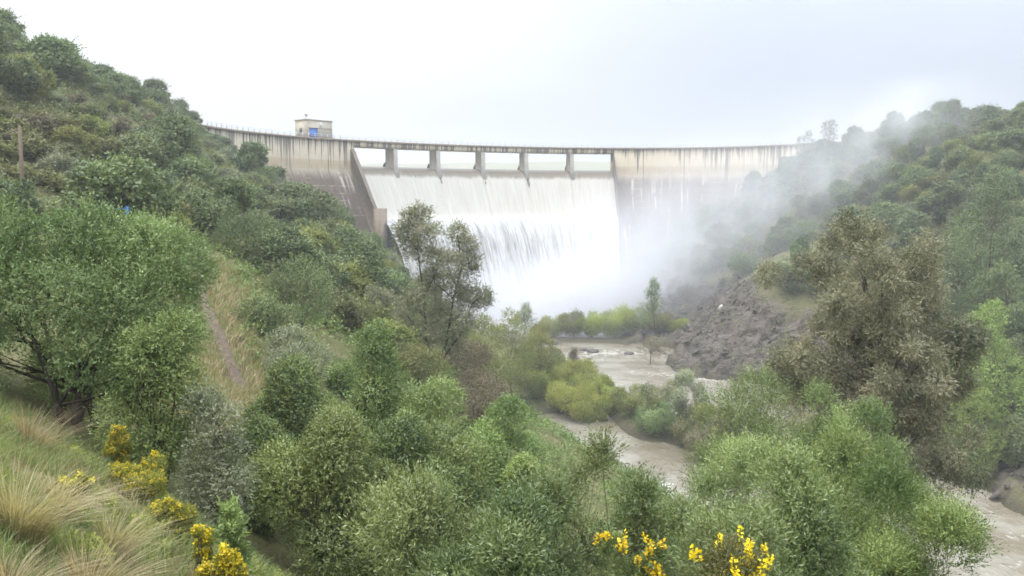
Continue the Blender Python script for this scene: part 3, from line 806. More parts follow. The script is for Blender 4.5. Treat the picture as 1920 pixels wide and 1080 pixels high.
def okL(x, y):
    z = float(base_h(x, y))
    if z < -24 or x > -8: return 0
    if seg_dist(np.array([x]), np.array([y]), [(-60, 40), (-36, 52), (-34, 66), (-33, 82)])[0] < 3.2: return 0
    if seg_dist(np.array([x]), np.array([y]), PATH)[0] < 4.5: return 0
    if fbm(x / 12., y / 12., 81) > .15 and z < 16: return 0 if fbm(x / 5., y / 5., 82) > .12 else .55
    if y > 190 and z < 18: return .72
    return 1.0 if z > 16 else .92


def okR(x, y):
    z = float(base_h(x, y))
    if rockness(np.array([x]), np.array([y]))[0] > .25 or z < -31: return 0
    if 55 < x < 76 and 192 < y < 222 and z < -8: return .0
    return 1.25


def kL(x, y):
    z = float(base_h(x, y))
    if z > 15: p = np.array([4, 4, 4, 3, 2, 1.5, 1.5, .3, .8, .2, .6, .5])
    elif z > 3: p = np.array([1., .5, 1.6, 2.5, 3, .3, .3, 4, 2, 3., 1.2, 2.5])
    else: p = np.array([1.5, 1.5, 2.4, 2.5, 2, .5, .5, 2, 1.5, 1.5, 1.2, 1.])
    return p / p.sum()


def kR(x, y):
    p = np.array([3, 3, 2.5, 3, 2, 5, 4, .3, .5, .2, 1.5, .3]); return p / p.sum()


LT = hill_scatter(-1, 7000, okL, kL, .70, 5, ['low on the left hillside', 'on the lower left hillside', 'halfway up the left hillside', 'high on the left hillside', 'along the left skyline'])
RT = hill_scatter(1, 7000, okR, kR, .64, 6, ['low on the right hillside', 'on the lower right hillside', 'halfway up the right hillside', 'high on the right hillside', 'along the right skyline'])
print('hill trees', len(LT), len(RT))

# --- undergrowth: low scrub nobody could count
def tufts(name, pts, sizes, leaf, per, ll, lw, seed, **kw):
    rng = np.random.default_rng(seed)
    lb = np.concatenate([pts + np.array([0, 0, 1.]) * sizes[:, None] * .35, sizes[:, None]], 1)
    Vs, ts = [], []
    n = len(lb) * per
    V, q, t = foliage(rng, lb, n, 3, ll, lw, tl=ll, sq=.75, shell=.5, ltint=.2, **kw)
    return tag(link_mesh(name, np_mesh(name, V, [q], LM[leaf], tint=t)), kind='stuff')


rng = np.random.default_rng(33)
def scatter_pts(n, x0, x1, y0, y1, cond):
    x = rng.uniform(x0, x1, n); y = rng.uniform(y0, y1, n); z = ground_h(x, y)
    k = cond(x, y, z) & (np.abs(to_px(x, y, z)[0] - 960) < 1040)
    return np.stack([x, y, z], 1)[k]


p_ = scatter_pts(13000, -110, -6, 60, 270, lambda x, y, z: (z > -31) & (seg_dist(x, y, PATH) > 1.5) & (fbm(x / 9., y / 9., 41) < .42) & (seg_dist(x, y, [(-60, 40), (-36, 52), (-34, 66), (-33, 82)]) > 2.5))
tufts('undergrowth', p_[::2], rng.uniform(.35, .95, len(p_[::2])), 'scrub', 14, .3, .15, 1)
tufts('undergrowth', p_[1::2], rng.uniform(.3, .8, len(p_[1::2])), 'oak2', 14, .28, .14, 2)
p_ = scatter_pts(5000, 35, 160, 95, 280, lambda x, y, z: (z > -30) & (rockness(x, y) < .2))
tufts('undergrowth', p_, rng.uniform(.4, 1.1, len(p_)), 'oak2', 14, .32, .17, 3)
p_ = scatter_pts(5200, -24, 44, 36, 150, lambda x, y, z: (z > -33.6) & (seg_dist(x, y, PATH) > 1.3) & (seg_dist(x, y, [(-21, 60), (-17.5, 49), (-12.6, 37), (-9.5, 29)]) > 2.2) & (rockness(x, y) < .2))
tufts('undergrowth', p_, rng.uniform(.35, .9, len(p_)), 'olive', 20, .22, .09, 4)
p_ = scatter_pts(1500, 30, 90, 110, 270, lambda x, y, z: (rockness(x, y) > .3))
p_ = p_[fbm(p_[:, 0] / 7., p_[:, 1] / 7., 95) > -.1]; tufts('undergrowth', p_, rng.uniform(.2, .8, len(p_)), 'oak2', 14, .25, .12, 5)

# --- the plants one sees in front (pixel centre, top, distance, width -> position and size)
def shrub(name, label, cat, px, yt, Y, wpx, leaf, shape='dome', nl=9, twigs=4000, per=6, ll=.1, lw=.035, seed=1, rs=(.26, .42), z0=.08, trunk=True, group=None, hmin=None, bark=None, lean=(0, 0), stems=3, br=.05, bury=.0, **kw):
    loc, h, w = spot(px, yt, Y, wpx)
    if hmin and h < hmin: h = hmin
    rng = np.random.default_rng(seed * 13 + 5)
    lb = crown_lobes(rng, w, h, h * z0, nl, shape, rs, lean)
    tr = dict(base_r=br, fork=.22, stems=stems, spread=w * .06, sub=2) if trunk else None
    return plant(name, label, cat, (loc[0], loc[1], loc[2] - .1 - bury), lb, leaf, twigs, per, ll, lw, seed, group, tr, bark, crown='foliage' if cat == 'shrub' else 'crown', stem='stem' if cat == 'shrub' else 'trunk', **kw)


# left: the big pale olive-like tree and its neighbours
def left_tree():
    loc, h, w = spot(118, 376, 21.5, 430)
    L = np.array([(-2.4, .2, 4.6, 1.1), (-1.4, -.3, 4.85, 1.0), (-.4, .3, 4.45, 1.05), (.8, 0, 4.5, 1.0), (1.9, .1, 4.45, .95), (2.5, .2, 3.9, .95), (-2.9, .1, 3.7, 1.1), (-2.2, -.8, 2.6, 1.15), (-.9, -.9, 3.4, 1.2),
                  (.5, -1, 3.3, 1.2), (1.6, -.7, 3.0, 1.15), (2.6, -.4, 2.5, 1.0), (-3.3, .4, 2.5, 1.1), (0, .9, 3.6, 1.3), (-1.6, .9, 3.5, 1.2), (1.7, .9, 3.4, 1.1), (1.0, -1.2, 2.1, .9), (2.1, -1., 1.7, .85), (-1.3, -1.3, 2.0, .8)])
    L[:, 2] *= h / 5.75; L[:, 3] *= np.random.default_rng(9).uniform(.68, 1.0, len(L))
    return plant('olive_tree', 'large pale green olive tree with spreading forked branches above the grassy slope', 'tree', (loc[0], loc[1], loc[2] - .1), L, 'olive2', 17000, 7, .085, .032, 11,
                 None, dict(base_r=.11, fork=.16, stems=4, spread=.45, sub=2), BARK2, tl=.30, up=.5, shell=.32, bump=.3, ltint=.25)


left_tree()
shrub('olive_tree', 'drooping green olive tree leaning right beside the large pale one', 'tree', 292, 612, 20, 185, 'olive', nl=10, twigs=4600, per=7, ll=.085, lw=.03, seed=12, bark=BARK2, tl=.4, up=.1, shell=.5, lean=(.4, 0), br=.06)
shrub('silver_bush', 'silvery grey bush between the leaning olive and the dense green trees', 'shrub', 385, 745, 19, 130, 'silver', nl=8, twigs=2200, per=6, ll=.08, lw=.03, seed=13, tl=.3)
shrub('olive_tree', 'dark thin olive sapling against the large pale tree\'s foot', 'tree', 130, 640, 22.5, 190, 'olive', nl=7, twigs=2200, per=6, ll=.085, lw=.03, seed=14, bark=BARK2, tl=.4)
# centre: the cluster of dense glossy round trees
G = 'dense green trees in the middle of the slope'
for i, (px, yt, Y, w, lab) in enumerate([
        (548, 690, 25, 200, 'dense green tree with a pointed top, next to the dry grass spur'), (703, 628, 28, 175, 'tallest dense green tree of the middle cluster, pointed'),
        (622, 792, 20.5, 205, 'large rounded dense tree at the front of the middle cluster'), (752, 800, 22, 190, 'rounded dense tree behind the grey green front shrub'),
        (818, 732, 27, 150, 'small dense tree right behind the rounded ones'), (930, 768, 26, 150, 'broad dense tree beside the brown river channel'),
        (865, 815, 23, 210, 'low broad dense tree in the hollow of the middle cluster'), (975, 880, 22, 80, 'narrow dense tree at the edge of the river channel'),
        (490, 800, 22.5, 110, 'low leafy tree at the foot of the pointed one')]):
    shrub('evergreen_tree', lab, 'tree', px, yt, Y, w * 1.34, 'glossy', shape='cone' if i in (0, 1) else 'dome', nl=19 if i in (0, 1) else 16, twigs=10500, per=7, ll=.072, lw=.029, seed=20 + i, group=G, bark=BARK2, tl=.24, up=.35, shell=.26, bump=.22, ltint=.2, rs=(.26, .42), br=.09)
# front: upright leafy shrubs
for i, (px, yt, Y, w, lf, lab) in enumerate([
        (800, 930, 14.5, 330, 'oleander', 'grey green upright shrub in front of the middle trees'), (1010, 950, 14.5, 250, 'oleander', 'grey green shrub behind the yellow flowering broom'),
        (1105, 862, 17, 90, 'oleander', 'thin twiggy shrub standing before the brown channel'), (1425, 738, 24, 330, 'olive2', 'tall pale shrub left of the rusty tree\'s foot'),
        (1370, 865, 20, 230, 'oleander', 'bushy shrub between the brown channel and the pale shrub'), (1605, 850, 20, 300, 'olive', 'broad olive green shrub below the rusty tree'),
        (1500, 905, 15.5, 280, 'oleander', 'leafy shrub right behind the flowering broom'), (1712, 935, 17, 230, 'olive', 'rightmost olive green shrub, beside the open river'),
        (1240, 950, 15.5, 220, 'oleander', 'grey green shrub directly over the left flowering broom'), (1545, 765, 25, 200, 'olive2', 'pale shrub with long sprigs in front of the rusty tree'),
        (1650, 800, 24, 200, 'olive2', 'pale sprawling shrub against the rusty tree\'s lower boughs'), (900, 990, 12.5, 260, 'oleander', 'front grey green shrub at the edge of the drop'),
        (1380, 1010, 12.5, 330, 'oleander', 'low dark shrub behind the right flowering broom'), (436, 962, 12, 46, 'olive', 'small soft green shrub at the slope edge by the deep yellow broom')]):
    shrub('leafy_shrub', lab, 'shrub', px, yt, Y, w, lf, shape='vase' if i % 3 else 'dome', nl=16, twigs=8600 if w > 150 else (1500 if w > 60 else 500), per=9, ll=.08, lw=.022, seed=40 + i, group='leafy shrubs in front', tl=.46 if w > 60 else .2, up=1.0, shell=.4, rnd=.6, bump=.3, ltint=.22, rs=(.2, .36), br=.035, stems=4)
# the two flowering brooms at the very front
def broom(px, yt, Y, w, n_sp, seed, label, leaf='oleander', fl='flower', hmax=2.4, spike=(.16, .042), dense=False):
    loc, h, wm = spot(px, yt, Y, w); rng = np.random.default_rng(seed)
    top = loc[2] + h; base = max(loc[2], top - hmax) if hmax else loc[2]
    if dense: top = min(top, loc[2] + hmax)
    h2 = top - loc[2]
    lb = crown_lobes(rng, wm, min(h2, hmax) * .9, h2 - min(h2, hmax), 14, 'vase', (.2, .34))
    root = plant('flowering_broom', label, 'shrub', (loc[0], loc[1], loc[2] - .1), lb, leaf, 2600, 7, .05, .014, seed, None, dict(base_r=.03, fork=.3, stems=5, spread=.15, sub=3), BARK, crown='foliage', stem='stem', tl=min(.3, wm * .10), up=1.2, shell=.6, rnd=.5)
    b = []; tn = []
    for _ in range(n_sp):
        l_ = lb[rng.choice(len(lb), p=lb[:, 2] / lb[:, 2].sum())]; dd = unit(rng.normal(size=3) + np.array([0, -.4, .8])); dd[2] = abs(dd[2])
        x, y, zt = l_[:3] + dd * (l_[3] * rng.uniform(.8, 1.15) + min(.3, wm * .1) * rng.uniform(.2, 1.1))
        L = spike[0] * rng.uniform(.6, 1.2); ax = unit(np.array([rng.normal() * .2, rng.normal() * .2, 1.]))
        m = 26 if not dense else 12
        f = rng.uniform(0, 1, m); r = spike[1] * (1 - .65 * f)
        an = rng.uniform(0, 2 * math.pi, m)
        o_ = np.stack([np.cos(an), np.sin(an), np.full(m, .25)], 1)
        c = np.array([x, y, zt]) + ax * (f * L)[:, None] + o_ * r[:, None] * .5
        u1 = unit(o_ + .4 * rng.normal(size=(m, 3))); u2 = unit(np.cross(u1, rng.normal(size=(m, 3))))
        sz = spike[1] * rng.uniform(.5, .9, m)[:, None]
        b.append(np.stack([c, c + u1 * sz * .6 + u2 * sz * .5, c + u1 * sz * 1.3, c + u1 * sz * .6 - u2 * sz * .5], 1).reshape(-1, 3)); tn.append(np.clip(rng.normal(.5, .25) + .15 * rng.normal(size=m), 0, 1))
    V = np.concatenate(b); link_mesh('blossom', np_mesh('blossom', V, [np.arange(len(V)).reshape(-1, 4)], LM[fl], tint=np.concatenate(tn)), None, root)
    return root


broom(1202, 940, 8.6, 140, 40, 60, 'broom with upright yellow flower spikes, the left one of the two in front')
broom(1388, 948, 8.4, 250, 130, 61, 'wider olive brown broom with scattered yellow flower spikes at the very front', leaf='scrub')
for i, (px, yt, Y, w, ns_, fl, lab, hm) in enumerate([
        (222, 782, 17, 60, 80, 'flower2', 'tall thin yellow broom under the large olive tree', 1.4), (262, 838, 15.5, 110, 130, 'flower2', 'broad lime yellow broom on the grass edge', .9),
        (318, 885, 14, 95, 70, 'flower2', 'rounded lime yellow broom above the straw tussocks', .7), (378, 912, 12.6, 40, 80, 'flower', 'small deep yellow broom alone at the slope edge', 1.1),
        (412, 985, 10.0, 85, 240, 'flower2', 'bright yellow green broom among the straw tussocks at the bottom', 2.0), (130, 880, 12.5, 70, 70, 'flower2', 'faint yellow broom in the green grass', .5)]):
    broom(px, yt, Y, w, ns_, 70 + i, lab, 'broom', fl, hm, (.10, .035), True)

# middle distance, left of the river
for i, (px, yt, Y, w, lf, shp, lab, cat) in enumerate([
        (560, 490, 55, 145, 'oak', 'dome', 'round dark green tree standing below the dirt path', 'tree'), (465, 402, 72, 150, 'oak', 'dome', 'dark spreading tree at the head of the dirt path', 'tree'),
        (352, 392, 78, 120, 'oak2', 'dome', 'bushy tree near the wooden pole and the blue fence', 'tree'), (540, 622, 44, 130, 'silver', 'dome', 'grey green bush below the round dark tree', 'shrub'),
        (672, 492, 92, 60, 'willow2', 'cone', 'slim yellowish tree in front of the left dam wall', 'tree'), (715, 545, 82, 110, 'eucal', 'dome', 'brownish eucalyptus left of the forked one', 'tree'),
        (640, 585, 66, 110, 'scrub', 'dome', 'dull olive bush between the round tree and the eucalyptus', 'shrub'), (905, 700, 62, 150, 'brown', 'dome', 'bare purple brown bush beside the bright thicket', 'shrub'),
        (860, 640, 85, 130, 'brown', 'dome', 'brown twiggy bush behind the forked eucalyptus', 'shrub'), (770, 650, 62, 130, 'scrub', 'dome', 'olive bush under the forked eucalyptus', 'shrub'),
        (640, 690, 48, 90, 'olive', 'dome', 'green bush behind the pointed trees', 'shrub'), (955, 592, 150, 120, 'willow2', 'dome', 'dull green willow by the plunge pool', 'tree'),
        (1005, 620, 160, 90, 'willow2', 'dome', 'olive green willow before the island', 'tree'), (900, 600, 120, 100, 'willow2', 'dome', 'dark willow right of the forked eucalyptus', 'tree'),
        (590, 470, 100, 100, 'oak', 'dome', 'dark tree high on the slope before the dam wall', 'tree'), (676, 470, 150, 80, 'oak', 'dome', 'dark round tree against the dam end block', 'tree'),
        (500, 560, 50, 110, 'oak2', 'dome', 'leafy bush on the far edge of the path', 'shrub')]):
    s_ = Y / 60.
    shrub('riverside_tree' if 'willow' in lf else ('slope_tree' if cat == 'tree' else 'slope_bush'), lab, cat, px, yt, Y, w, lf, shp, nl=13, twigs=3200, per=6, ll=.11 * max(1, s_ * .9), lw=.05 * max(1, s_ * .9), seed=90 + i, tl=.35 * max(1, s_ * .7), up=.4, shell=.5, bump=.26, br=.09)
# bright willow thicket along the channel
for i, (px, yt, Y, w) in enumerate([(990, 655, 168, 80), (1030, 668, 160, 90), (1075, 682, 154, 90), (1115, 708, 149, 80), (1148, 735, 144, 60), (1060, 720, 144, 110), (1110, 752, 140, 80), (1010, 700, 152, 80)]):
    shrub('willow_shrub', ['bright green willow at the head of the thicket', 'bright willow second along the thicket', 'tallest bright green willow of the thicket', 'bright willow overhanging the wide water', 'small bright willow at the point of the thicket',
          'broad bright willow at the thicket\'s foot', 'low bright willow beside the brown channel', 'bright willow on the shady side of the thicket'][i], 'shrub', px, yt, Y, w, 'willow', 'vase', nl=15, twigs=4200, per=5, ll=.26, lw=.085, seed=120 + i, group='bright willow thicket', tl=.7, up=1.3, shell=.3, bump=.3, ltint=.25, rs=(.2, .36), br=.06, stems=4)
# the bank between the two channels
for i, (px, yt, Y, w, lf) in enumerate([(1185, 732, 139, 80, 'willow2'), (1238, 722, 134, 100, 'scrub'), (1295, 705, 126, 75, 'silver'), (1232, 762, 130, 90, 'olive2'), (1290, 765, 124, 110, 'scrub'), (1345, 770, 118, 90, 'willow2'), (1440, 742, 110, 140, 'scrub'), (1505, 720, 112, 110, 'scrub'), (1320, 815, 117, 70, 'brown'), (1385, 775, 108, 90, 'brown')]):
    shrub('bank_shrub', ['dull green shrub on the bank next to the bright thicket', 'olive shrub crowning the bank between the channels', 'blue grey upright shrub on the bank', 'pale shrub on the bank above the brown channel', 'low olive shrub on the bank front',
          'green shrub on the bank near the pale front shrub', 'olive shrub at the end of the wide water', 'olive bush under the rusty tree\'s left boughs', 'reddish twiggy shrub at the brown water\'s edge', 'brown twiggy shrub at the end of the bank'][i], 'shrub', px, yt, Y, w, lf, 'vase', nl=10, twigs=2600, per=5, ll=.26, lw=.09, seed=140 + i, group='shrubs on the bank between the channels', tl=.65, up=1., shell=.35, ltint=.25, rs=(.2, .36), bump=.3, br=.06, stems=4, hmin=2)
# willows on the gravel island below the fall
for i, (px, yt, Y, w, lf) in enumerate([(1040, 600, 230, 60, 'willow2'), (1075, 592, 231, 60, 'willow2'), (1110, 594, 229, 60, 'willow'), (1150, 588, 229, 70, 'willow'), (1190, 582, 230, 70, 'willow'), (1235, 596, 228, 70, 'willow2'), (1270, 606, 226, 60, 'willow'), (1010, 612, 226, 50, 'willow2')]):
    shrub('island_willow', ['dull willow at the pool side of the island', 'grey green willow second on the island', 'yellow green willow in the middle of the island', 'bright rounded willow on the island', 'highest yellow green willow of the island',
          'dull willow around the slim tree\'s foot', 'yellow green willow at the rocky end of the island', 'small dull willow beside the rapids'][i], 'shrub', px, yt, Y, w, lf, 'vase', nl=9, twigs=2200, per=4, ll=.42, lw=.16, seed=160 + i, group='willows on the island', tl=1., up=1.2, shell=.35, ltint=.25, rs=(.2, .36), bump=.3, br=.08, stems=4)
for i, (nm, px, yt, Y, w, lf, lab, shp) in enumerate([
        ('slim_tree', 1226, 522, 221, 62, 'olive', 'slim tall tree rising above the island willows', 'cone'), ('slim_tree', 986, 568, 224, 56, 'silver', 'small pointed grey tree against the white pool', 'cone'),
        ('slim_tree', 1292, 556, 236, 60, 'brown', 'dim pointed tree in the spray before the rocks', 'cone'), ('flooded_sapling', 1219, 632, 192, 44, 'brown', 'reddish brown sapling standing in the river', 'dome'),
        ('flooded_sapling', 1076, 655, 186, 16, 'brown', 'little bare sapling standing in the rapids', 'dome')]):
    loc, h, wm = spot(px, yt, Y, w); rng = np.random.default_rng(180 + i)
    flooded = nm.startswith('flooded')
    if flooded: loc = (loc[0], loc[1], RIVER - .4); h = at(px, yt, Y)[2] - loc[2]
    lb = crown_lobes(rng, wm, h * (.75 if not flooded else .6), h * (.25 if not flooded else .4), 20, shp, (.2, .34))
    plant(nm, lab, 'tree', loc, lb, lf, 1300 if not flooded else 420, 4, .36, .12, 180 + i, None, dict(base_r=.14, fork=.4, stems=1, spread=.1, sub=1), BARK, tl=.7, up=.5, shell=.5, bump=.3)

# the forked grey eucalyptus in the middle
def mid_euc():
    Y = 75.; loc = at(822, 725, Y); loc = (loc[0], loc[1], gz(loc[0], loc[1]))
    def q(px, py, dy=0., r=1.): p = at(px, py, Y + dy); return (p[0] - loc[0], p[1] - loc[1], p[2] - loc[2], r * Y / F)
    L = [q(782, 412, 0, 26), q(762, 440, 1, 22), q(803, 440, -1, 24), q(780, 468, .6, 26), q(815, 490, .4, 24), q(858, 440, 0, 18), q(872, 465, .6, 20), q(845, 500, -.8, 26), q(880, 500, .4, 20), q(815, 530, 1, 30), q(855, 545, 0, 30),
         q(890, 560, .6, 22), q(908, 553, .2, 14), q(785, 560, -1, 26), q(830, 585, .8, 30), q(868, 600, -.6, 26), q(760, 600, .8, 24), q(800, 620, -.5, 24), q(846, 640, .6, 22)]
    root = plant('eucalyptus', 'grey sparse eucalyptus with forked dark branches in front of the waterfall', 'tree', loc, np.array(L), 'eucal', 6800, 6, .24, .07, 201, None, None, None, tl=.45, up=-.1, shell=.7, rnd=1., bump=.4)
    b = MB(); P = lambda px, py, dy=0.: np.array(q(px, py, dy)[:3])
    f0 = np.array([0, 0, -.4]); f1 = P(818, 690)
    b.tube([f0, f1 * .5, f1], [.24, .2, .18], 8)
    for path, r in [([(818, 690), (800, 640), (795, 560), (783, 470), (782, 415)], .13), ([(818, 690), (838, 640), (850, 560), (866, 500), (858, 440)], .13), ([(818, 690), (868, 620), (885, 570), (906, 553)], .09),
                    ([(800, 640), (770, 600), (758, 585)], .07), ([(795, 560), (822, 500), (804, 440)], .07), ([(850, 560), (815, 530), (812, 490)], .06), ([(850, 560), (880, 500), (874, 466)], .06), ([(783, 470), (762, 440)], .05)]:
        pts = [P(a, c, rng.normal() * .3) for a, c in path]; b.tube(pts, np.linspace(r, r * .3, len(pts)), 6)
    b.build('trunk', BARK2, root, smooth=True)


mid_euc()


# the large rusty weeping eucalyptus at the right
def right_euc():
    Y = 46.; x, y = at(1645, 900, Y)[:2]; loc = (x, y, gz(x, y))
    rng = np.random.default_rng(211)
    out = [(1575, 400), (1560, 440), (1600, 425), (1640, 432), (1660, 450), (1690, 465), (1720, 470), (1742, 500), (1752, 540), (1540, 480), (1530, 530), (1525, 580), (1505, 620), (1490, 660), (1500, 710), (1760, 590), (1775, 640), (1775, 690), (1765, 740), (1780, 800),
           (1775, 860), (1740, 800), (1700, 760), (1540, 740), (1590, 470), (1630, 500), (1680, 520), (1600, 540), (1650, 560), (1700, 580), (1570, 600), (1620, 620), (1670, 640), (1720, 650), (1560, 670), (1610, 690), (1660, 710), (1710, 720), (1590, 760), (1650, 780), (1690, 840), (1740, 880), (1620, 830), (1470, 640), (1580, 840), (1640, 600, -3.5), (1600, 660, -3.8), (1680, 680, -3.8), (1640, 740, -3.6), (1590, 720, -3.2), (1700, 790, -3.4), (1650, 850, -3.2), (1620, 540, -2.8), (1700, 620, -3)]
    L = []
    for px, py, *fr in out:
        py = py + 26 if py < 700 else py; px = 1632 + (px - 1632) * .84
        p = at(px, py, Y); edge = min(1., abs(px - 1640) / 150)
        dy = fr[0] if fr else rng.uniform(-1, 1) * 4.2 * math.sqrt(max(.05, 1 - edge ** 2)); L.append((p[0] - x, p[1] - y + dy, p[2] - loc[2], rng.uniform(.75, 1.15) * (.85 if py < 480 else 1.1)))
    h = max(l[2] for l in L); big = np.array(L)
    sub = [big * np.array([1, 1, 1, .5])] + [np.concatenate([big[:, :3] + rng.normal(size=(len(big), 3)) * big[:, 3:4] * np.array([.85, .85, .7]), big[:, 3:4] * rng.uniform(.3, .6, (len(big), 1))], 1) for _ in range(3)]
    root = plant('eucalyptus', 'huge rusty brown weeping eucalyptus on the right river bank', 'tree', loc, np.concatenate(sub), 'eucal2', 27000, 6, .19, .055, 211, None, None, None, tl=.45, up=-.6, shell=.6, rnd=.8, bump=.3, ltint=.22)
    b = MB(); b.tube([(0, 0, -.5), (.2, 0, h * .2), (0, .1, h * .4), (-.2, 0, h * .62), (-1.2, 0, h * .9)], [.42, .36, .3, .18, .06], 9)
    for l in L[::3]:
        z = max(h * .15, l[2] * .72); e = np.array(l[:3]); s0 = np.array([0, 0, z]); m = (s0 + e) / 2 + np.array([0, 0, .5])
        b.tube([s0, m, e], [.09, .06, .02], 5)
    b.build('trunk', BARK2, root, smooth=True)


right_euc()
for i, (px, yt, Y, w, lf, lab, shp) in enumerate([
        (1852, 578, 112, 160, 'bright', 'bright green tree behind the rusty eucalyptus by the river', 'dome'), (1830, 740, 108, 120, 'bright', 'low bright green bush at the foot of the bright tree', 'dome'),
        (1905, 640, 116, 90, 'oak2', 'mid green tree right of the bright green one', 'dome'), (1908, 790, 106, 70, 'oak2', 'green bush over the brown rocky bank', 'dome'),
        (1880, 330, 128, 170, 'oak', 'large dark tree high above the bright green tree', 'dome'), (1800, 440, 140, 120, 'oak', 'dark rounded tree above the rusty eucalyptus', 'dome'), (1880, 505, 122, 130, 'oak', 'dark tree directly above the bright green tree', 'dome'),
        (1745, 520, 150, 120, 'pine', 'blue green tree behind the rusty eucalyptus top', 'dome')]):
    shrub('hill_foot_tree', lab, 'tree', px, yt, Y, w, lf, shp, nl=17, twigs=4600, per=5, ll=.28, lw=.13, seed=220 + i, tl=.45, up=.4, shell=.45, bump=.26, br=.2, stems=1, rs=(.28, .42))
for i, (px, yt, w) in enumerate([(1511, 244, 34), (1556, 224, 38)]):
    Y = 262; t = at(px, yt, Y); g_ = gz(t[0], t[1]); h = max(6, t[2] - g_); rng = np.random.default_rng(240 + i)
    lb = crown_lobes(rng, w / F * Y, h * .6, h * .4, 8, 'dome', (.25, .4))
    plant('thin_tree', ['thin grey tree at the right end of the crest railing', 'taller thin grey tree beside the wooded right hill'][i], 'tree', (t[0], t[1], g_), lb, 'eucal', 420, 4, .4, .14, 240 + i, None, dict(base_r=.15, fork=.45, stems=1, spread=.1, sub=2), BARK, tl=.6, shell=.7, bump=.3)

# ------------------------------------------------------------------ grass
def blades(rng, base, L, w, lean, curl, tint, nseg=3):
    """curved tapering blades: base (n,3), lean (n,2) direction of the bend"""
    n = len(base); f = np.linspace(0, 1, nseg + 1)
    d = np.zeros((n, 3)); d[:, :2] = lean
    pts = base[:, None] + np.array([0, 0, 1.])[None, None] * (L[:, None] * (f - .42 * curl[:, None] * f ** 2))[..., None] + d[:, None] * (L[:, None] * curl[:, None] * f ** 1.8)[..., None]
    sd = unit(np.cross(d + 1e-3, np.array([0, 0, 1.])) + .6 * rng.normal(size=(n, 3)) * np.array([1, 1, .2]))
    wd = w[:, None] * (1 - f * .85)[None]
    A = pts + sd[:, None] * wd[..., None] * .5; B = pts - sd[:, None] * wd[..., None] * .5
    V = np.stack([A, B], 2).reshape(n, -1, 3); k = 2 * (nseg + 1)
    q = np.array([(2 * i, 2 * i + 1, 2 * i + 3, 2 * i + 2) for i in range(nseg)])
    Q = (np.arange(n)[:, None, None] * k + q[None]).reshape(-1, 4)
    return V.reshape(-1, 3), Q, np.repeat(tint, nseg)


def grass_patch(name, n, cond, leaf, Lr, w, seed, x0, x1, y0, y1, curl=(.3, .9)):
    rng = np.random.default_rng(seed); x = rng.uniform(x0, x1, n); y = rng.uniform(y0, y1, n); z = ground_h(x, y)
    k = cond(x, y, z); x, y, z = x[k], y[k], z[k]; n = len(x)
    cl = fbm(x / .9, y / .9, seed + 3)
    a = rng.uniform(0, 6.283, n); lean = np.stack([np.cos(a) * .7 + .45, np.sin(a) * .7], 1)
    L = rng.uniform(*Lr, n) * (1 + .6 * cl)
    V, Q, t = blades(rng, np.stack([x, y, z - .03], 1), L, np.full(n, w) * (1 + y / 25.), lean, rng.uniform(*curl, n), np.clip(.45 + .3 * cl + .2 * rng.normal(size=n), 0, 1))
    return tag(link_mesh(name, np_mesh(name, V, [Q], LM[leaf], tint=t)), kind='stuff')


vis = lambda x, y, z: (np.abs(to_px(x, y, z)[0] - 960) < 1060) & (to_px(x, y, z)[1] < 1250)
grass_patch('grass', 130000, lambda x, y, z: vis(x, y, z) & (x < -1.0) & (fbm(x / 2.2, y / 2.2, 300) < .22), 'grass', (.10, .36), .010, 301, -16, 2, 5, 20)
grass_patch('dry_grass', 17000, lambda x, y, z: vis(x, y, z) & (x < -.8) & (fbm(x / 2.4, y / 2.4, 302) > .12), 'straw', (.15, .45), .010, 303, -12, 3, 5, 18)
grass_patch('dry_grass', 26000, lambda x, y, z: (seg_dist(x, y, [(-22, 62), (-17.5, 49), (-12.6, 37), (-9.0, 27)]) < 3.4) & (seg_dist(x, y, PATH) > .4), 'straw', (.3, .8), .018, 304, -26, -5, 26, 66)
grass_patch('grass', 52000, lambda x, y, z: (seg_dist(x, y, [(-22, 62), (-17.5, 49), (-12.6, 37), (-9.0, 27)]) < 4.5) & (seg_dist(x, y, PATH) > .32), 'grass', (.2, .5), .018, 305, -28, -4, 24, 68)

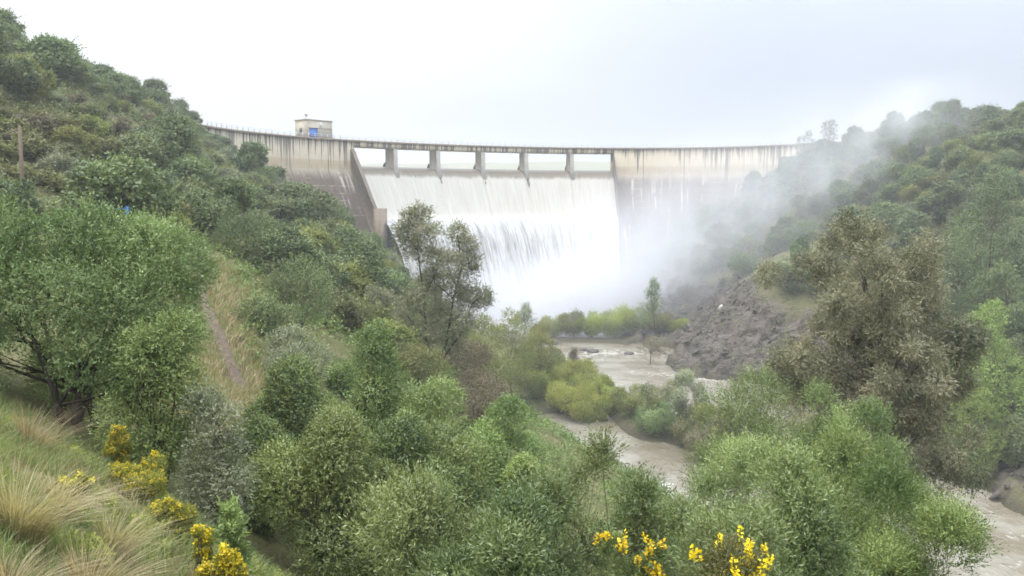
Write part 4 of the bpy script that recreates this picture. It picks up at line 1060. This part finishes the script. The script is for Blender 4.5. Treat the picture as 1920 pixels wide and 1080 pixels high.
p_ = scatter_pts(1500, -15, -.5, 5, 19, lambda x, y, z: (fbm(x / 1.8, y / 1.8, 310) > .02))
tufts('undergrowth', p_, rng.uniform(.05, .17, len(p_)), 'broom', 16, .07, .025, 6)
p_ = scatter_pts(900, -15, -.5, 5, 19, lambda x, y, z: (fbm(x / 1.5, y / 1.5, 311) > .1))
tufts('undergrowth', p_, rng.uniform(.06, .2, len(p_)), 'brown', 14, .09, .012, 7, rnd=1.2)
for i, (px, py, Y, wpx, n, lab) in enumerate([
        (40, 960, 9.4, 170, 620, 'large grey straw tussock on the far left of the slope'), (165, 1000, 9.0, 150, 560, 'straw tussock with upright stalks beside the left one'), (210, 930, 11., 110, 420, 'pale straw tussock under the lime brooms'),
        (330, 985, 9.6, 170, 760, 'wide arching straw tussock in the middle of the slope'), (270, 1010, 8.8, 110, 420, 'dense straw tussock next to the wide arching one'), (500, 1055, 10.4, 130, 480, 'brown straw tussock at the drop edge'),
        (60, 775, 14.6, 120, 260, 'bleached grass tussock on the slope brow'), (370, 915, 12., 80, 260, 'small straw tussock by the deep yellow broom'), (545, 1010, 12., 90, 300, 'thin straw tussock under the dense tree'),
        (110, 905, 11.2, 110, 320, 'bent straw tussock behind the upright stalks'), (20, 1060, 7.6, 140, 320, 'short straw tussock in the lowest left spot'), (470, 985, 12., 80, 240, 'faded straw tussock above the brown one')]):
    rng = np.random.default_rng(320 + i); p0 = at(px, py, Y); x, y = p0[:2]; g_ = gz(x, y); r = wpx / F * Y * .22
    loc = (x, y, g_)
    a = rng.uniform(0, 6.283, n); rr = r * np.sqrt(rng.random(n)); bx, by = np.cos(a) * rr, np.sin(a) * rr
    bz = ground_h(x + bx, y + by) - g_ - .04
    lean = np.stack([np.cos(a) * .8 + .65, np.sin(a) * .8 - .1], 1)
    V, Q, t = blades(rng, np.stack([bx, by, bz], 1), rng.uniform(.45, 1.15, n) * wpx / F * Y * .95, np.full(n, .011), lean, rng.uniform(.35, 1.05, n), np.clip(.55 + .3 * rng.normal(size=n), 0, 1), 5)
    o = link_mesh('straw_tussock', np_mesh('straw_tussock', V, [Q], LM['straw'], tint=t)); o.location = loc
    tag(o, lab, 'grass tussock', 'straw tussocks on the near slope')

# ------------------------------------------------------------------ rocks, poles, fence, marker
ROCK = plain_mat('river_rock', (.10, .088, .082), .85, .3, .5, 1.5)


def rock_mesh(name, rng, sx, sy, sz, mat):
    import bmesh
    bm = bmesh.new(); bmesh.ops.create_icosphere(bm, subdivisions=3, radius=1)
    ph = rng.uniform(0, 6, (1, 3)).repeat(len(bm.verts), 0); co = np.array([v.co for v in bm.verts])
    k = 1 + .22 * bumpy(co, ph, 2.4) + .08 * bumpy(co, ph + 2, 6.)
    k = np.round(k * 9) / 9 * .5 + k * .5
    for v, s_, c in zip(bm.verts, k, co): v.co = Vector((c[0] * s_ * sx, c[1] * s_ * sy, max(c[2] * s_ * sz, -.5 * sz)))
    me = bpy.data.meshes.new(name); bm.to_mesh(me); bm.free(); me.materials.append(mat); return me


rng = np.random.default_rng(400)
for i, (px, py, w, lab) in enumerate([
        (1092, 657, 16, 'dark wet rock at the head of the rapids'), (1112, 660, 20, 'flat mossy rock in the rapids'), (1105, 674, 9, 'small rock alone below the rapids'), (1180, 664, 16, 'low rock under the island willows'),
        (1264, 675, 9, 'dark rock just off the rocky point'), (1288, 692, 20, 'larger black rock of the pair below the rocky point'), (1294, 701, 18, 'smaller black rock of the pair below the rocky point'), (1270, 696, 8, 'tiny flat rock beside the black pair'),
        (1040, 645, 26, 'dark ledge rock at the island\'s upstream corner'), (1245, 663, 10, 'pale rock near the rocky shore'), (1298, 657, 14, 'dark shore rock under the slope')]):
    d = ray(px, py); Y = RIVER / d[2] * d[1]; p0 = at(px, py, Y); w_ = w / F * Y
    o = link_mesh('river_rock', rock_mesh('river_rock', rng, w_ * .55, w_ * .5, w_ * .30, ROCK)); o.location = (p0[0], p0[1], RIVER + .05); tag(o, lab, 'rock', 'rocks in the river')
# broken stone covering the right-hand slope
V, Q = [], []; nn = 0
x = rng.uniform(30, 85, 5200); y = rng.uniform(98, 275, 5200); k = (rockness(x, y) > .35) & (fbm(x / 8., y / 8., 91) > -.15); x, y = x[k], y[k]; z = ground_h(x, y)
for a, b_, c in zip(x, y, z):
    s_ = rng.uniform(.12, .4) * (2.6 if rng.random() < .06 else 1); A = unit(rng.normal(size=(3, 3)))
    cube = np.array([(i, j, l) for i in (-1, 1) for j in (-1, 1) for l in (-1, 1)]) * np.array([1., .7, .5]) * rng.uniform(.6, 1.2, (8, 3))
    V.append(cube @ A * s_ + (a, b_, c + .1)); Q.append(np.array([(0, 1, 3, 2), (4, 6, 7, 5), (0, 4, 5, 1), (2, 3, 7, 6), (0, 2, 6, 4), (1, 5, 7, 3)]) + nn); nn += 8
RUB = plain_mat('broken_stone', (.115, .099, .085), .9, .2, .6, .5)
tag(link_mesh('rubble', np_mesh('rubble', np.concatenate(V), [np.concatenate(Q)], RUB)), kind='stuff')
d_ = at(1352, 603, 212); o = link_mesh('pale_boulder', rock_mesh('pale_boulder', rng, .9, .8, .9, plain_mat('pale_stone', (.48, .45, .40), .9, .2, .2, 2))); o.location = (d_[0], d_[1], gz(d_[0], d_[1]) + .3); tag(o, 'small pale boulder on the dark rocky slope', 'rock')

WOOD = plain_mat('weathered_wood', (.20, .155, .115), .9, .2, .3, 4)
for i, (px, yt, yb, Y, lab) in enumerate([(37, 238, 338, 70, 'old wooden pole with a short side arm on the left hillside'), (273, 308, 398, 74, 'plain wooden pole near the blue fence')]):
    tp = at(px, yt, Y); x, y = tp[:2]; g_ = gz(x, y); h = max(tp[2] - g_, 3)
    root = empty('utility_pole', (x, y, g_)); tag(root, lab, 'pole')
    MB().tube([(0, 0, -.3), (0, 0, h * .5), (0, 0, h)], [.17, .15, .13], 8).build('shaft', WOOD, root, smooth=True)
    if i == 0:
        MB().tube([(0.1, 0, h - .12), (-1.1, -.1, h - .55)], [.06, .06], 6).build('side_arm', WOOD, root)
        MB().box((-1.0, -.1, h - 1.0), .5, .3, .4).build('bracket', BARK2, root)
    else:
        MB().tube([(0, .1, h * .45), (-.6, .1, h * .78)], [.05, .03], 6).build('brace', WOOD, root)
FB = plain_mat('blue_fence_paint', (.07, .20, .38), .5, .4, .1, 3)
p0 = at(160, 387, 62); p1 = at(206, 387, 62); p2 = at(250, 390, 63)
gq = gz(p0[0], p0[1]); fence = empty('blue_fence', (p0[0], p0[1], gq)); tag(fence, 'blue metal fence with a dark gate panel, beyond the large olive tree', 'fence')
ftop = p0[2] - gq; wdt = p1[0] - p0[0]
b = MB()
for hh in (.25, ftop - .05): b.tube([(0, 0, hh), (wdt, 0, hh)], .07, 6)
b.build('rail', FB, fence)
for xx in (.02, wdt):
    MB().box((xx, .0, -.2), .18, .18, ftop + .3).build('post', FB, fence)
MB().box((p2[0] - p0[0], 0, -.3), .22, .22, ftop + .32).build('post', FB, fence)
for xx in np.linspace(.15, wdt - .12, 9): MB().box((xx, 0.03, .1), .05, .04, ftop + .18).build('picket', FB, fence)
MB().box((wdt * .72, .16, .1), wdt * .5, .06, ftop - .2).build('gate_panel', plain_mat('dark_panel', (.13, .12, .15), .6, .3, .1, 2), fence)
b = MB()
for hh in (.5, ftop - .15): b.tube([(wdt + .09, 0, hh), (p2[0] - p0[0] - .11, 0, hh)], .04, 5)
b.build('rail', FB, fence)
p0 = at(1470, 500, 202); g_ = gz(p0[0], p0[1])
root = empty('marker_post', (p0[0], p0[1], g_)); tag(root, 'white marker post on the grassy shelf above the rocks', 'post')
wp = plain_mat('white_paint', (.8, .8, .8), .6, .3, .03, 3)
MB().box((0, 0, -.2), .5, .3, 1.7).build('shaft', wp, root); MB().box((0, 0, 1.503), .62, .42, .15).build('cap', wp, root)

# ------------------------------------------------------------------ spray and air
def mist():
    m, nt = new_mat('spray_mist'); g = N(nt); p = g.pos()
    nz = g.noise(g.scale(p, (1, 1, .8)), .045, 4, .6, .5); nw = g.noise(g.scale(p, (1, 1, .45)), .11, 3, .6, .4)
    tot = None
    for (c, r, dn, lo, hi, pw) in [
            ((14, 252, -36), (64, 28, 27), .16, .22, .5, 1.),      # boiling foot of the fall
            ((34, 246, -22), (36, 28, 36), .055, .28, .58, 1.),       # right end of the fall
            ((62, 238, -8), (44, 34, 30), .022, .34, .6, 1.),       # drifting on to the rocks
            ((86, 226, 10), (36, 30, 24), .030, .42, .62, 1.),       # thin upper plume
            ((100, 215, 18), (22, 26, 20), .030, .40, .6, 1.), ((78, 222, -2), (62, 44, 38), .007, .2, .6, 1.), ((70, 266, 0), (56, 30, 30), .012, .15, .6, 1.)]:
        q = g.vmath('DIVIDE', g.vmath('SUBTRACT', p, c), r); ln = g.vmath('LENGTH', q, out=1)
        fl = g.ramp(ln, .15, 1., 1., 0.)
        nn_ = g.ramp(g.math('MULTIPLY_ADD', nw, .4, g.math('MULTIPLY', nz, .6)), lo, hi)
        t = g.math('MULTIPLY', g.math('MULTIPLY', fl, nn_), dn)
        tot = t if tot is None else g.math('ADD', tot, t)
    v = g.n('ShaderNodeVolumePrincipled'); v.inputs['Color'].default_value = (.915, .92, .95, 1); g.set(v.inputs['Density'], tot); v.inputs['Anisotropy'].default_value = .1
    g.out(v.outputs[0], True); return m


b = MB().box((42, 240, -35), 184, 126, 66)
o = b.build('mist', mist()); tag(o, kind='stuff')
m, nt = new_mat('thin_haze'); g = N(nt); v = g.n('ShaderNodeVolumePrincipled'); v.inputs['Color'].default_value = (.93, .96, 1, 1); v.inputs['Density'].default_value = .0005; v.inputs['Anisotropy'].default_value = .2
g.out(v.outputs[0], True)
HAZE = True
if HAZE:
    o = MB().box((0, 700, -45), 8600, 8600, 150).build('haze', m); tag(o, kind='stuff')

# ------------------------------------------------------------------ light, sky, camera
SUN_EL, SUN_AZ = math.radians(72), math.radians(215)      # azimuth measured from +Y clockwise: behind the camera, a little left
w = bpy.data.worlds.new('World'); SC.world = w; w.use_nodes = True
nt = w.node_tree; nt.nodes.clear(); g = N(nt)
sky = g.n('ShaderNodeTexSky', sky_type='NISHITA'); sky.sun_disc = False; sky.sun_elevation = SUN_EL; sky.sun_rotation = SUN_AZ; sky.air_density = 1.; sky.dust_density = 2.
tc = g.n('ShaderNodeTexCoord').outputs['Generated']
sp = g.n('ShaderNodeSeparateXYZ'); g.set(sp.inputs[0], tc)
el = g.math('MAXIMUM', sp.outputs[2], 0.)
cl = g.noise(g.scale(tc, (1, 1, 2.5)), 1.6, 4, .55, .3)
lum = g.math('MULTIPLY_ADD', el, g.math('MULTIPLY_ADD', el, 24., 9.), 4.1)                     # an overcast sky is brighter overhead than at the horizon
lum = g.math('MULTIPLY', lum, g.math('MULTIPLY_ADD', cl, .5, .75))
cloud = g.mix(g.ramp(sp.outputs[0], -.3, .3), (1.36, 1.38, 1.40), (.86, .95, 1.13))
vv = g.n('ShaderNodeVectorMath', operation='SCALE'); g.set(vv.inputs[0], cloud); g.set(vv.inputs['Scale'], lum)
cover = g.ramp(g.noise(g.scale(tc, (1, 1, 2.)), 1.1, 3, .5), .3, .6, .90, .98)
bg = g.n('ShaderNodeBackground'); g.set(bg.inputs[0], g.mix(cover, sky.outputs[0], vv.outputs[0])); bg.inputs[1].default_value = .1
wo = g.n('ShaderNodeOutputWorld'); g.set(wo.inputs[0], bg.outputs[0])
sl = bpy.data.lights.new('sun', 'SUN'); sl.energy = 1.15; sl.angle = math.radians(25); sl.color = (1, .965, .92)
so = bpy.data.objects.new('sun', sl); COL.objects.link(so)
sd = Vector((math.sin(SUN_AZ) * math.cos(SUN_EL), math.cos(SUN_AZ) * math.cos(SUN_EL), math.sin(SUN_EL)))
so.rotation_euler = (-sd).to_track_quat('-Z', 'Y').to_euler()

cd = bpy.data.cameras.new('camera'); cam = bpy.data.objects.new('camera', cd); COL.objects.link(cam); SC.camera = cam
cd.sensor_width = 36; cd.lens = F / 1920 * 36; cd.clip_start = .1; cd.clip_end = 12000
cam.rotation_euler = (math.pi / 2 - PITCH, 0, 0)
SC.view_settings.view_transform = 'Standard'; SC.view_settings.look = 'None'; SC.view_settings.gamma = 1; SC.view_settings.exposure = .2
cy = SC.cycles
cy.max_bounces = 8; cy.diffuse_bounces = 3; cy.glossy_bounces = 2; cy.transmission_bounces = 3; cy.volume_bounces = 5; cy.transparent_max_bounces = 6
cy.use_denoising = True
cy.filter_width = 1.65
